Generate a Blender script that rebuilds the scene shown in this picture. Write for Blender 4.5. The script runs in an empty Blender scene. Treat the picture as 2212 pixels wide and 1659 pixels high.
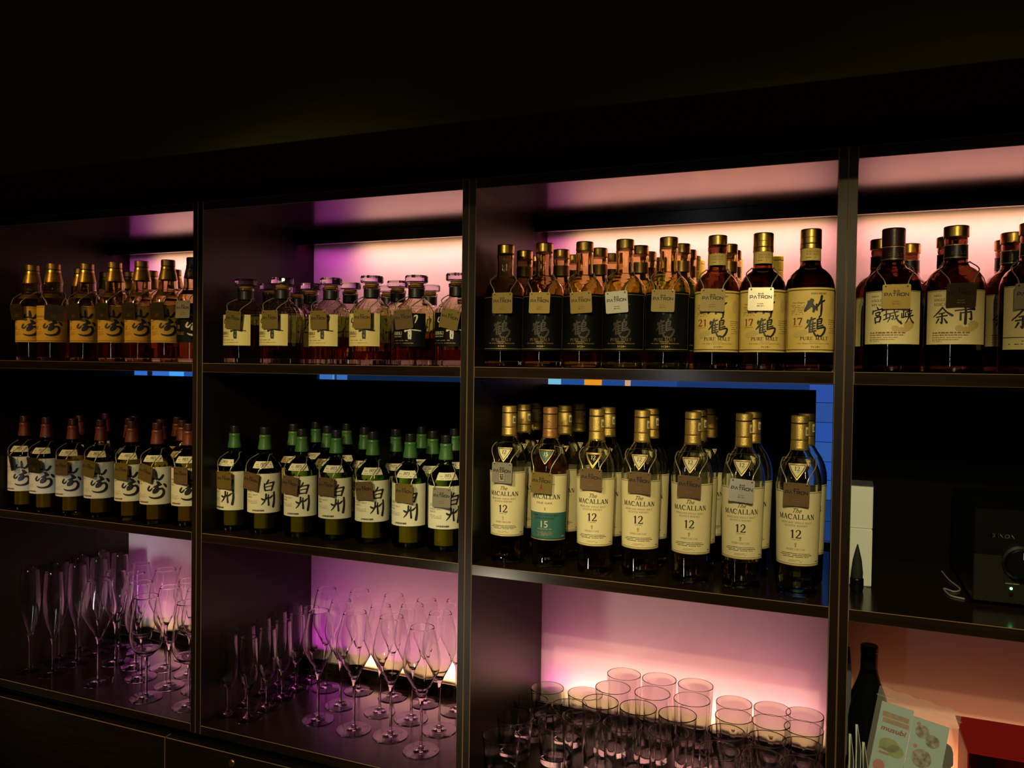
import bpy, bmesh, math, random
from mathutils import Vector, Matrix

random.seed(7)
SC = bpy.context.scene
COL = SC.collection
R = math.radians

# ------------------------------------------------------------------ camera, world, lights, exposure
cam = bpy.data.cameras.new('camera')
cam.sensor_fit = 'HORIZONTAL'; cam.sensor_width = 36.0; cam.lens = 36.0 * 1704.86 / 2212.0
cam.clip_start = 0.02
camo = bpy.data.objects.new('camera', cam); COL.objects.link(camo)
_yaw, _pit, _rol = 0.38449, -0.02077, 0.01383
_f = Vector((-math.sin(_yaw) * math.cos(_pit), math.cos(_yaw) * math.cos(_pit), math.sin(_pit)))
_r = Vector((math.cos(_yaw), math.sin(_yaw), 0)); _u = _r.cross(_f)
_r2 = _r * math.cos(_rol) + _u * math.sin(_rol); _u2 = _u * math.cos(_rol) - _r * math.sin(_rol)
m = Matrix((_r2, _u2, -_f)).transposed().to_4x4(); m.translation = Vector((1.3771, -1.42126, -0.0005))
camo.matrix_world = m
SC.camera = camo

SC.view_settings.view_transform = 'Standard'; SC.view_settings.look = 'None'
SC.view_settings.gamma = 1.0; SC.view_settings.use_curve_mapping = False
SC.view_settings.exposure = 0.0
w = bpy.data.worlds.new('bar_dark'); SC.world = w; w.use_nodes = True
w.node_tree.nodes['Background'].inputs[0].default_value = (1.0, 0.75, 0.45, 1)
w.node_tree.nodes['Background'].inputs[1].default_value = 0.0015
cy = SC.cycles
cy.max_bounces = 40; cy.diffuse_bounces = 2; cy.glossy_bounces = 4; cy.transmission_bounces = 40; cy.transparent_max_bounces = 40
cy.caustics_reflective = False; cy.caustics_refractive = True
cy.sample_clamp_indirect = 4.0

def lamp(name, kind, loc, energy, color, target=None, **kw):
    d = bpy.data.lights.new(name, kind); d.energy = energy; d.color = color
    for k, v in kw.items(): setattr(d, k, v)
    o = bpy.data.objects.new(name, d); COL.objects.link(o); o.location = loc
    if target is not None:
        o.rotation_euler = (Vector(target) - Vector(loc)).to_track_quat('-Z', 'Y').to_euler()
    return o

# ceiling spots of the bar room
WARM = (1.0, 0.76, 0.32); AMB = (1.0, 0.60, 0.15); PALE = (1.0, 0.85, 0.44)
lamp('ceiling_spot', 'SPOT', (1.45, -2.0, 0.95), 84, PALE, (1.15, 0.0, -0.46), spot_size=R(36), spot_blend=0.5, shadow_soft_size=0.02)
lamp('ceiling_spot', 'SPOT', (0.55, -2.1, 0.95), 72, PALE, (0.38, 0.0, -0.44), spot_size=R(36), spot_blend=0.5, shadow_soft_size=0.02)
lamp('ceiling_spot', 'SPOT', (1.55, -2.0, 0.75), 30, WARM, (1.50, 0.0, -0.22), spot_size=R(34), spot_blend=0.5, shadow_soft_size=0.02)
lamp('ceiling_spot', 'SPOT', (0.70, -2.0, 0.75), 34, WARM, (0.55, 0.0, -0.22), spot_size=R(34), spot_blend=0.5, shadow_soft_size=0.02)
lamp('ceiling_spot', 'SPOT', (-0.75, -1.6, 0.80), 46, AMB, (-0.42, 0.0, -0.25), spot_size=R(38), spot_blend=0.5, shadow_soft_size=0.02)
# lamp standing on the bar counter, small bulbs hanging over the bar, and two added area lights giving the flutes their highlights
lamp('counter_lamp', 'AREA', (0.10, -1.55, -0.95), 0.14, (1.0, 0.88, 0.62), (0.71, 0.0, -0.62), shape='DISK', size=0.16, spread=R(28))
for i, p in enumerate([(-0.55, -1.35, 0.30), (0.05, -1.6, 0.42), (0.62, -1.75, 0.50), (1.25, -1.95, 0.55), (1.95, -1.6, 0.45), (2.4, -1.3, 0.35)]):
    lamp('pendant_bulb', 'POINT', p, 1.1, (1.0, 0.62, 0.25) if i == 0 else (1.0, 0.88, 0.62), shadow_soft_size=0.028)
lamp('flute_highlight_light', 'AREA', (0.10, -1.75, -0.50), 0.30, (0.95, 0.97, 1.0), (-0.60, 0.15, -0.66), shape='RECTANGLE', size=0.22, size_y=0.55, spread=R(20))
lamp('flute_highlight_light', 'AREA', (0.70, -2.4, -0.05), 1.2, (0.95, 0.97, 1.0), (-0.30, 0.1, -0.6), shape='RECTANGLE', size=0.03, size_y=0.5)

# ------------------------------------------------------------------ measures (metres)
T = 0.3515; AT, AB = 0.0, -0.0208; BT, BB = -0.3945, -0.4150; CT, CB = -0.8457, -0.8662
D = 0.42; TH = 0.015
D1, D2, D3 = 0.015, 0.7056, 1.3963
UX = [(-0.6757, D1), (D1, D2), (D2, D3), (D3, 2.087)]
PEACH = (1.0, 0.68, 0.27); MAG = (0.62, 0.05, 0.60); PINK = (0.88, 0.10, 0.56); RED = (1.0, 0.34, 0.12)
for k, (xa, xb) in enumerate(UX):
    a, b = xa + TH, xb - TH
    L = b - a; c = (a + b) / 2
    s0 = (0.10, 0.14, 0.06, 0.0)[k]
    # upper row: strips behind the valance, lower row: strips behind the low ledge
    lamp('led_strip_warm', 'AREA', (c + s0 / 2, 0.362, 0.343), 1.15 * (L - s0), PEACH, (c + s0 / 2, 0.392, 0.25), shape='RECTANGLE', size=L - s0 - 0.03, size_y=0.012, spread=R(130))
    lamp('led_strip_pink', 'AREA', (c, 0.360, 0.3435), (0.8, 0.8, 0.8, 0.8)[k] * L, (MAG, MAG, PINK, PINK)[k], (c, 0.40, 0.10), shape='RECTANGLE', size=L - 0.006, size_y=0.012, spread=R(130))
    lamp('led_strip_warm', 'AREA', (c + s0 / 2, 0.3985, -0.838), (0.8, 1.9, 1.4, 0.62)[k] * (L - s0), RED if k == 3 else PEACH, (c + s0 / 2, 0.414, -0.74), shape='RECTANGLE', size=L - s0 - 0.03, size_y=0.008, spread=R(100))
    lamp('led_strip_pink', 'AREA', (c, 0.3985, -0.832), (0.7, 1.3, 0.8, 0.10)[k] * L, (MAG, MAG, PINK, RED)[k], (c, 0.42, -0.56), shape='RECTANGLE', size=L - 0.02, size_y=0.008, spread=R(60))

# ------------------------------------------------------------------ materials
MATS = {}
def mat(name, base=(0.8, 0.8, 0.8), rough=0.5, metal=0.0, trans=0.0, ior=1.5, emit=None, estr=0.0, spec=0.5, coat=0.0, noise=None, bump=None):
    if name in MATS: return MATS[name]
    mm = bpy.data.materials.new(name); mm.use_nodes = True
    nt = mm.node_tree; b = nt.nodes['Principled BSDF']
    b.inputs['Base Color'].default_value = (*base, 1); b.inputs['Roughness'].default_value = rough
    b.inputs['Metallic'].default_value = metal; b.inputs['Transmission Weight'].default_value = trans
    b.inputs['IOR'].default_value = ior; b.inputs['Specular IOR Level'].default_value = spec
    b.inputs['Coat Weight'].default_value = coat; b.inputs['Coat Roughness'].default_value = 0.08
    if emit:
        b.inputs['Emission Color'].default_value = (*emit, 1); b.inputs['Emission Strength'].default_value = estr
    if noise or bump:
        tc = nt.nodes.new('ShaderNodeTexCoord'); mp = nt.nodes.new('ShaderNodeMapping')
        nt.links.new(tc.outputs['Object'], mp.inputs[0])
        nz = nt.nodes.new('ShaderNodeTexNoise'); nt.links.new(mp.outputs[0], nz.inputs['Vector'])
    if noise:
        sc, col2, amt = noise
        mp.inputs['Scale'].default_value = sc; nz.inputs['Scale'].default_value = 1.0; nz.inputs['Detail'].default_value = 5
        cr = nt.nodes.new('ShaderNodeValToRGB')
        cr.color_ramp.elements[0].position = 0.5 - amt; cr.color_ramp.elements[0].color = (*base, 1)
        cr.color_ramp.elements[1].position = 0.5 + amt; cr.color_ramp.elements[1].color = (*col2, 1)
        nt.links.new(nz.outputs['Fac'], cr.inputs[0]); nt.links.new(cr.outputs[0], b.inputs['Base Color'])
    if bump:
        bs, st = bump
        if not noise: mp.inputs['Scale'].default_value = (bs, bs, bs); nz.inputs['Scale'].default_value = 1.0
        bp = nt.nodes.new('ShaderNodeBump'); bp.inputs['Strength'].default_value = st; bp.inputs['Distance'].default_value = 0.002
        nt.links.new(nz.outputs['Fac'], bp.inputs['Height']); nt.links.new(bp.outputs[0], b.inputs['Normal'])
    MATS[name] = mm
    return mm

WOODV = mat('dark_walnut_upright', (0.010, 0.0058, 0.003), 0.38, noise=((160, 160, 6), (0.018, 0.0105, 0.0055), 0.25), spec=0.2)
WOODH = mat('dark_walnut_board', (0.010, 0.0058, 0.003), 0.18, noise=((6, 160, 160), (0.020, 0.0115, 0.006), 0.25), spec=0.3)
EDGE = mat('lit_edge_band', (0.26, 0.17, 0.08), 0.35)  # pale edge banding, with the bevel highlight line put into its colour
PANEL = mat('pale_back_panel', (0.82, 0.62, 0.64), 0.6, noise=((30, 30, 30), (0.77, 0.57, 0.59), 0.3), spec=0.2)
BLACKB = mat('black_board', (0.0016, 0.0016, 0.0014), 0.7, noise=((20, 20, 20), (0.0026, 0.0024, 0.002), 0.3), spec=0.05)
SOFFIT = mat('dark_soffit', (0.018, 0.015, 0.0035), 0.6, noise=((4, 60, 60), (0.026, 0.021, 0.005), 0.3), spec=0.0)
CEIL = mat('black_ceiling', (0.012, 0.010, 0.007), 0.8, noise=((12, 12, 12), (0.016, 0.013, 0.008), 0.3))
GLASS = mat('clear_glass', (1, 1, 1), 0.0, trans=1.0, ior=1.48)
GLASSB = mat('bottle_glass_clear', (0.96, 0.98, 0.93), 0.0, trans=1.0, ior=1.5)
GLASST = mat('bottle_glass_yellowed', (0.84, 0.80, 0.40), 0.0, trans=1.0, ior=1.5)
GLASSD = mat('decanter_glass', (0.95, 0.94, 0.76), 0.0, trans=1.0, ior=1.52)
GLASSA = mat('bottle_glass_straw', (0.80, 0.74, 0.46), 0.0, trans=1.0, ior=1.5)
GLASSO = mat('bottle_glass_olive', (0.74, 0.66, 0.30), 0.0, trans=1.0, ior=1.5)
GLASSG = mat('bottle_glass_green', (0.34, 0.62, 0.22), 0.0, trans=1.0, ior=1.5)
GLASSK = mat('bottle_glass_brown', (0.34, 0.19, 0.12), 0.0, trans=1.0, ior=1.5)
GLASSW = mat('wine_bottle_glass', (0.004, 0.005, 0.003), 0.08, trans=0.15, ior=1.5, spec=0.25)
LIQ = mat('amber_whisky', (0.50, 0.15, 0.015), 0.0, trans=1.0, ior=1.36)
LIQM = mat('pale_amber_whisky', (0.78, 0.42, 0.09), 0.0, trans=1.0, ior=1.36)
LIQD = mat('dark_amber_whisky', (0.42, 0.11, 0.018), 0.0, trans=1.0, ior=1.36)
GOLD = mat('gold_cap', (0.62, 0.40, 0.10), 0.32, metal=1.0, bump=(300, 0.1))
GOLDT = mat('gold_foil_embossed', (0.78, 0.54, 0.16), 0.36, metal=0.85, bump=(900, 0.35))
BRONZE = mat('bronze_cap', (0.34, 0.21, 0.06), 0.38, metal=0.9, bump=(300, 0.1))
COPPERF = mat('copper_foil', (0.72, 0.36, 0.12), 0.38, metal=0.8, bump=(300, 0.15))
YELLOWF = mat('yellow_foil', (0.88, 0.80, 0.06), 0.45, metal=0.1, bump=(300, 0.15))
BLACKC = mat('black_cap', (0.012, 0.011, 0.010), 0.35, bump=(300, 0.1))
BROWNC = mat('dark_brown_cap', (0.050, 0.016, 0.010), 0.3, bump=(300, 0.1))
REDCAP = mat('oxblood_capsule', (0.17, 0.035, 0.016), 0.32, bump=(300, 0.15))
GREENCAP = mat('green_capsule', (0.055, 0.16, 0.038), 0.32, bump=(300, 0.15))
CORK = mat('cork', (0.42, 0.20, 0.06), 0.8, noise=((400, 400, 400), (0.25, 0.11, 0.03), 0.3))
P_AMBER = mat('amber_paper', (0.86, 0.54, 0.065), 0.6, noise=((40, 40, 40), (0.74, 0.40, 0.04), 0.35))
P_CREAM = mat('cream_paper', (0.82, 0.72, 0.42), 0.6, noise=((40, 40, 40), (0.78, 0.67, 0.36), 0.3))
P_BUTTER = mat('butter_paper', (0.84, 0.70, 0.28), 0.6, noise=((40, 40, 40), (0.78, 0.62, 0.22), 0.3))
P_STRAW = mat('pale_straw_paper', (0.83, 0.70, 0.34), 0.6, noise=((40, 40, 40), (0.77, 0.62, 0.27), 0.3))
P_WHITE = mat('washi_paper', (0.84, 0.80, 0.58), 0.7, noise=((60, 60, 60), (0.79, 0.74, 0.52), 0.3), bump=(60, 0.2))
P_YELLOW = mat('straw_paper', (0.80, 0.60, 0.17), 0.6, noise=((50, 50, 50), (0.68, 0.46, 0.10), 0.3))
P_TEAL = mat('teal_paper', (0.030, 0.13, 0.11), 0.5, noise=((40, 40, 40), (0.04, 0.15, 0.12), 0.3))
P_BLACK = mat('black_paper', (0.0035, 0.0036, 0.003), 0.5, spec=0.12, noise=((40, 40, 40), (0.005, 0.005, 0.004), 0.3))
INK = mat('black_ink', (0.012, 0.010, 0.012), 0.5, noise=((200, 200, 200), (0.02, 0.017, 0.02), 0.3))
INKD = mat('deep_brown_ink', (0.035, 0.024, 0.010), 0.5, noise=((200, 200, 200), (0.05, 0.034, 0.015), 0.3))
INKB = mat('brown_ink', (0.20, 0.11, 0.03), 0.6, noise=((200, 200, 200), (0.24, 0.14, 0.05), 0.3))
INKR = mat('red_ink', (0.28, 0.035, 0.02), 0.6, noise=((200, 200, 200), (0.33, 0.04, 0.02), 0.3))
INKG = mat('gold_ink', (0.70, 0.46, 0.10), 0.4, metal=0.5, noise=((200, 200, 200), (0.75, 0.52, 0.16), 0.3))
INKW = mat('silver_ink', (0.72, 0.66, 0.48), 0.4, noise=((200, 200, 200), (0.78, 0.72, 0.55), 0.3))
INKS = mat('stain_wash', (0.56, 0.40, 0.11), 0.6, noise=((120, 120, 120), (0.62, 0.46, 0.15), 0.3))
PLATE_LIT = mat('lit_plate_metal', (0.62, 0.56, 0.42), 0.28, metal=0.65, noise=((900, 30, 30), (0.55, 0.49, 0.36), 0.3))  # pale copy of the tag metal, its lit look put into the colour
BRASS = mat('brushed_brass', (0.42, 0.29, 0.075), 0.28, metal=0.6, noise=((900, 30, 30), (0.35, 0.24, 0.06), 0.3))
COPPER = mat('brushed_copper', (0.30, 0.19, 0.085), 0.30, metal=0.5, noise=((900, 30, 30), (0.25, 0.15, 0.065), 0.3))
BRASS_SHADED = mat('shaded_brass', (0.085, 0.060, 0.018), 0.35, metal=0.5, noise=((900, 30, 30), (0.065, 0.045, 0.014), 0.3))  # brass copy with the shade on these tags painted into a darker base
CHAINM = mat('chain_metal', (0.60, 0.50, 0.33), 0.25, metal=0.6, bump=(900, 0.1))
WHITECARD = mat('white_card', (0.80, 0.86, 0.80), 0.6, noise=((20, 20, 20), (0.75, 0.81, 0.75), 0.3))
BLKPLASTIC = mat('black_plastic', (0.0035, 0.0035, 0.0038), 0.3, noise=((60, 60, 60), (0.005, 0.005, 0.005), 0.3), spec=0.25)
AMPF = mat('amp_front', (0.012, 0.011, 0.004), 0.35, metal=0.2, noise=((60, 8, 8), (0.015, 0.013, 0.006), 0.3))
CABLE = mat('grey_cable', (0.25, 0.26, 0.24), 0.5, noise=((60, 60, 60), (0.3, 0.3, 0.28), 0.3))
REDBOX = mat('red_box_card', (0.42, 0.012, 0.012), 0.4, noise=((20, 20, 20), (0.36, 0.01, 0.01), 0.3))
GREENLED = mat('green_led', (0.05, 0.6, 0.1), 0.3, emit=(0.15, 1.0, 0.2), estr=6.0)
FLOORM = mat('dark_floor', (0.03, 0.02, 0.012), 0.4, noise=((8, 8, 8), (0.045, 0.03, 0.018), 0.3))
BLUEGREY = mat('blue_grey_board', (0.10, 0.11, 0.14), 0.5, noise=((20, 20, 20), (0.12, 0.13, 0.16), 0.3))

def thin_glass(name, tint):
    mm = bpy.data.materials.new(name); mm.use_nodes = True; nt = mm.node_tree; nt.nodes.remove(nt.nodes['Principled BSDF'])
    tr = nt.nodes.new('ShaderNodeBsdfTransparent'); tr.inputs[0].default_value = (*tint, 1)
    gl = nt.nodes.new('ShaderNodeBsdfGlossy'); gl.inputs['Roughness'].default_value = 0.02
    fr = nt.nodes.new('ShaderNodeFresnel'); fr.inputs[0].default_value = 1.5
    mx = nt.nodes.new('ShaderNodeMixShader')
    nt.links.new(fr.outputs[0], mx.inputs[0]); nt.links.new(tr.outputs[0], mx.inputs[1]); nt.links.new(gl.outputs[0], mx.inputs[2])
    nt.links.new(mx.outputs[0], nt.nodes['Material Output'].inputs[0])
    return mm
THING = thin_glass('thin_green_glass', (0.70, 0.82, 0.44)); THINO = thin_glass('thin_olive_glass', (0.80, 0.74, 0.40))
LIQY = mat('amber_glow_whisky', (0.62, 0.46, 0.03), 0.25, trans=0.4, ior=1.36, noise=((60, 60, 14), (0.42, 0.26, 0.012), 0.3))  # glow under the labels put into a part-opaque amber liquid
LIQH = mat('gold_glow_whisky', (0.80, 0.36, 0.02), 0.25, trans=0.4, ior=1.36, noise=((60, 60, 14), (0.55, 0.22, 0.010), 0.3))  # the same painted glow in gold, for the green bottles

# ------------------------------------------------------------------ mesh helpers
def catmull(pts, n):
    out = []
    P = [pts[0]] + list(pts) + [pts[-1]]
    for i in range(1, len(P) - 2):
        p0, p1, p2, p3 = P[i - 1], P[i], P[i + 1], P[i + 2]
        for k in range(n):
            t = k / n
            out.append(tuple(0.5 * ((2 * b) + (c - a) * t + (2 * a - 5 * b + 4 * c - d) * t * t + (3 * b - a - 3 * c + d) * t ** 3) for a, b, c, d in zip(p0, p1, p2, p3)))
    out.append(tuple(pts[-1]))
    return out

class MB:
    def __init__(s): s.v = []; s.f = []; s.m = []
    def add(s, v, f, mi=0):
        o = len(s.v); s.v += [tuple(p) for p in v]; s.f += [tuple(i + o for i in q) for q in f]; s.m += [mi] * len(f); return s
    def lathe(s, prof, seg=40, mi=0, ribs=0.0, closed=False):
        v = []; f = []; rows = []
        fine_ = [prof[0]]
        for p, q in zip(prof[:-1], prof[1:]):
            l = math.hypot(q[0] - p[0], q[1] - p[1])
            if l > 0.006 and not closed:
                for t in ([0.0012 / l, 1 - 0.0012 / l] if l < 0.03 else [0.0012 / l, 0.25, 0.5, 0.75, 1 - 0.0012 / l]): fine_.append((p[0] + (q[0] - p[0]) * t, p[1] + (q[1] - p[1]) * t))
            fine_.append(q)
        prof = fine_
        for r, z in prof:
            if r <= 1e-7: rows.append([len(v)]); v.append((0, 0, z))
            else:
                rows.append(list(range(len(v), len(v) + seg)))
                for k in range(seg):
                    a = 2 * math.pi * k / seg; v.append((r * math.cos(a), r * math.sin(a), z))
        pairs = list(zip(rows[:-1], rows[1:]))
        if closed: pairs.append((rows[-1], rows[0]))
        for A, B in pairs:
            if len(A) == 1 and len(B) == 1: continue
            for k in range(seg):
                j = (k + 1) % seg
                if len(A) == 1: f.append((A[0], B[j], B[k]))
                elif len(B) == 1: f.append((A[k], A[j], B[0]))
                else: f.append((A[k], A[j], B[j], B[k]))
        return s.add(v, f, mi)
    def box(s, x0, x1, y0, y1, z0, z1, mi=0):
        v = [(x, y, z) for x in (x0, x1) for y in (y0, y1) for z in (z0, z1)]
        return s.add(v, [(0, 1, 3, 2), (4, 6, 7, 5), (0, 4, 5, 1), (2, 3, 7, 6), (0, 2, 6, 4), (1, 5, 7, 3)], mi)
    def tube(s, pts, rad, seg=6, mi=0, radf=None):
        pts = [Vector(p) for p in pts]; v = []; f = []
        up = Vector((0.13, 0.31, 0.94)); n = len(pts)
        for i, p in enumerate(pts):
            t = (pts[min(i + 1, n - 1)] - pts[max(i - 1, 0)]).normalized()
            a = t.cross(up)
            if a.length < 1e-4: a = t.cross(Vector((1, 0, 0)))
            a.normalize(); b = t.cross(a)
            rr = radf(i) if radf else rad
            for k in range(seg):
                an = 2 * math.pi * k / seg
                v.append(p + (a * math.cos(an) + b * math.sin(an)) * rr)
        for i in range(n - 1):
            for k in range(seg):
                j = (k + 1) % seg
                f.append((i * seg + k, i * seg + j, (i + 1) * seg + j, (i + 1) * seg + k))
        f.append(tuple(range(seg - 1, -1, -1))); f.append(tuple((n - 1) * seg + k for k in range(seg)))
        return s.add(v, f, mi)
    def prism(s, poly, y0, y1, mi=0):
        n = len(poly)
        v = [(x, y0, z) for x, z in poly] + [(x, y1, z) for x, z in poly]
        f = [tuple(range(n)), tuple(range(2 * n - 1, n - 1, -1))] + [(i, (i + 1) % n + 0, (i + 1) % n + n, i + n) for i in range(n)]
        return s.add(v, f, mi)
    def mesh(s, name, mats, smooth=True, angle=38, recalc=True):
        me = bpy.data.meshes.new(name); me.from_pydata(s.v, [], s.f)
        for q in (mats if isinstance(mats, (list, tuple)) else [mats]): me.materials.append(q)
        me.polygons.foreach_set('material_index', s.m)
        if recalc:
            bm = bmesh.new(); bm.from_mesh(me); bmesh.ops.recalc_face_normals(bm, faces=bm.faces[:]); bm.to_mesh(me); bm.free()
        if smooth:
            me.polygons.foreach_set('use_smooth', [True] * len(me.polygons)); me.set_sharp_from_angle(angle=R(angle))
        me.update()
        return me
    def build(s, name, mats, parent=None, **kw): return obj(name, s.mesh(name, mats, **kw), parent)

def obj(name, me, parent=None, loc=None):
    o = bpy.data.objects.new(name, me); COL.objects.link(o)
    if parent is not None: o.parent = parent
    if loc is not None: o.location = loc
    return o
def empty(name, loc=(0, 0, 0), rz=0.0):
    o = bpy.data.objects.new(name, None); COL.objects.link(o); o.location = loc; o.rotation_euler = (0, 0, rz); o.empty_display_size = 0.02
    return o
def tag(o, label, cat, group=None):
    o['label'] = label; o['category'] = cat
    if group: o['group'] = group
    return o
def struct(o): o['kind'] = 'structure'; return o
def dup(o, parent=None):
    c = o.copy(); COL.objects.link(c)
    if parent is not None:
        c.parent = parent; c.matrix_parent_inverse = o.matrix_parent_inverse.copy()
    for ch in KIDS.get(o.name, []): dup2(ch, c, KIDS.setdefault(c.name, []))
    return c
def dup2(o, parent, lst):
    c = o.copy(); COL.objects.link(c); c.parent = parent; lst.append(c)
    for ch in KIDS.get(o.name, []): dup2(ch, c, KIDS.setdefault(c.name, []))
KIDS = {}
def kid(name, me, parent):
    o = obj(name, me, parent); KIDS.setdefault(parent.name, []).append(o); return o

def bbox_board(name, x0, x1, y0, y1, z0, z1, mats, parent=None, bev=0.0009):
    bm = bmesh.new(); bmesh.ops.create_cube(bm, size=1.0)
    for v in bm.verts:
        v.co = Vector(((x0 + x1) / 2 + v.co.x * (x1 - x0), (y0 + y1) / 2 + v.co.y * (y1 - y0), (z0 + z1) / 2 + v.co.z * (z1 - z0)))
    if bev:
        r = bmesh.ops.bevel(bm, geom=bm.edges[:], offset=bev, segments=1, affect='EDGES', profile=0.5)
        if isinstance(mats, (list, tuple)) and len(mats) > 1:
            for f in r['faces']: f.material_index = 1
    me = bpy.data.meshes.new(name); bm.to_mesh(me); bm.free()
    for q in (mats if isinstance(mats, (list, tuple)) else [mats]): me.materials.append(q)
    return obj(name, me, parent)

ORD = ['first', 'second', 'third', 'fourth', 'fifth', 'sixth', 'seventh', 'eighth', 'ninth', 'tenth', 'eleventh', 'twelfth']

# ------------------------------------------------------------------ lettering
def stroke(pts, ws, n=6, cap=True, raw=False):
    """a brush stroke as a flat strip: points, widths -> (verts2d, faces)"""
    if len(pts) == 2 and raw: S = [(*pts[0], ws[0]), (*pts[1], ws[-1])]
    else:
        if len(ws) != len(pts): ws = [ws[0] + (ws[-1] - ws[0]) * i / (len(pts) - 1) for i in range(len(pts))]
        q = [(p[0], p[1], w_) for p, w_ in zip(pts, ws)]
        S = q if raw else catmull(q, n)
    v = []; f = []; N = len(S)
    for i in range(N):
        a = S[max(i - 1, 0)]; b = S[min(i + 1, N - 1)]
        dx, dy = b[0] - a[0], b[1] - a[1]; l = math.hypot(dx, dy) or 1e-9
        nx, ny = -dy / l, dx / l; h = S[i][2] / 2
        v += [(S[i][0] + nx * h, S[i][1] + ny * h), (S[i][0] - nx * h, S[i][1] - ny * h)]
    for i in range(N - 1): f.append((2 * i, 2 * i + 1, 2 * i + 3, 2 * i + 2))
    if cap:
        for i in (0, N - 1):
            o = len(v); h = S[i][2] / 2
            v += [(S[i][0] + h * math.cos(k * math.pi / 4), S[i][1] + h * math.sin(k * math.pi / 4)) for k in range(8)]
            f.append(tuple(range(o, o + 8)))
    return v, f
def merge(shapes):
    v = []; f = []
    for a, b in shapes:
        o = len(v); v += a; f += [tuple(i + o for i in q) for q in b]
    return v, f
def line(x0, y0, x1, y1, w_): return stroke([(x0, y0), (x1, y1)], [w_, w_], cap=False, raw=True)
def rect(x0, x1, y0, y1): return [(x0, y0), (x1, y0), (x1, y1), (x0, y1)], [(0, 1, 2, 3)]
def disc(x, y, r, n=14, ry=None): return [(x + r * math.cos(2 * math.pi * k / n), y + (ry or r) * math.sin(2 * math.pi * k / n)) for k in range(n)], [tuple(range(n))]
def xf(sh, sx=1, sy=None, dx=0, dy=0, shear=0, rot=0):
    sy = sx if sy is None else sy; c, s_ = math.cos(rot), math.sin(rot)
    out = []
    for x, y in sh[0]:
        x2, y2 = x * sx + y * sy * shear, y * sy
        out.append((x2 * c - y2 * s_ + dx, x2 * s_ + y2 * c + dy))
    return out, sh[1]
def width(sh): xs = [p[0] for p in sh[0]]; return min(xs), max(xs)
_tc = {}
def font2d(txt):
    """text in the built-in font, cap height about 1, centred on x"""
    if txt in _tc: return _tc[txt]
    c = bpy.data.curves.new('t', 'FONT'); c.body = txt; c.size = 1.42; c.resolution_u = 2
    o = bpy.data.objects.new('t', c); COL.objects.link(o)
    bpy.context.view_layer.update()
    me = bpy.data.meshes.new_from_object(o.evaluated_get(bpy.context.evaluated_depsgraph_get()))
    v = [(p.co.x, p.co.y) for p in me.vertices]; f = [tuple(p.vertices) for p in me.polygons]
    bpy.data.objects.remove(o); bpy.data.curves.remove(c); bpy.data.meshes.remove(me)
    a, b = width((v, f)); v = [(x - (a + b) / 2, y) for x, y in v]
    _tc[txt] = (v, f); return _tc[txt]
def sans(txt, h, w_=None, shear=0, bold=0):
    s_ = font2d(txt); a, b = width(s_); sx = (w_ / (b - a)) if w_ else h
    q = xf(s_, sx, h, shear=shear)
    if bold: q = merge([xf(q, 1, 1, dx=i * bold * h, dy=j * bold * h) for i in (-1, 0, 1) for j in (-0.5, 0.5)])
    return q
TK, TN = 0.15, 0.055
def _arc(cx, cy_, rx, ry, a0, a1, w0, w1, n=10):
    P = [(cx + rx * math.cos(R(a0 + (a1 - a0) * i / n)), cy_ + ry * math.sin(R(a0 + (a1 - a0) * i / n))) for i in range(n + 1)]
    W = [w0 + (w1 - w0) * math.sin(math.pi * i / n) for i in range(n + 1)]
    return stroke(P, W, cap=False, raw=True)
def _stem(x, w_=TK, a=0, b=1): return merge([line(x, a, x, b, w_), line(x - 0.15, a + 0.025, x + 0.15, a + 0.025, 0.05), line(x - 0.15, b - 0.025, x + 0.15, b - 0.025, 0.05)])
def _bar(x0, x1, y): return line(x0, y, x1, y, TN)
def _sf(x, y): return line(x - 0.13, y + 0.025, x + 0.13, y + 0.025, 0.05)
def _dg(x0, y0, x1, y1, w_): return line(x0, y0, x1, y1, w_)
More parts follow.
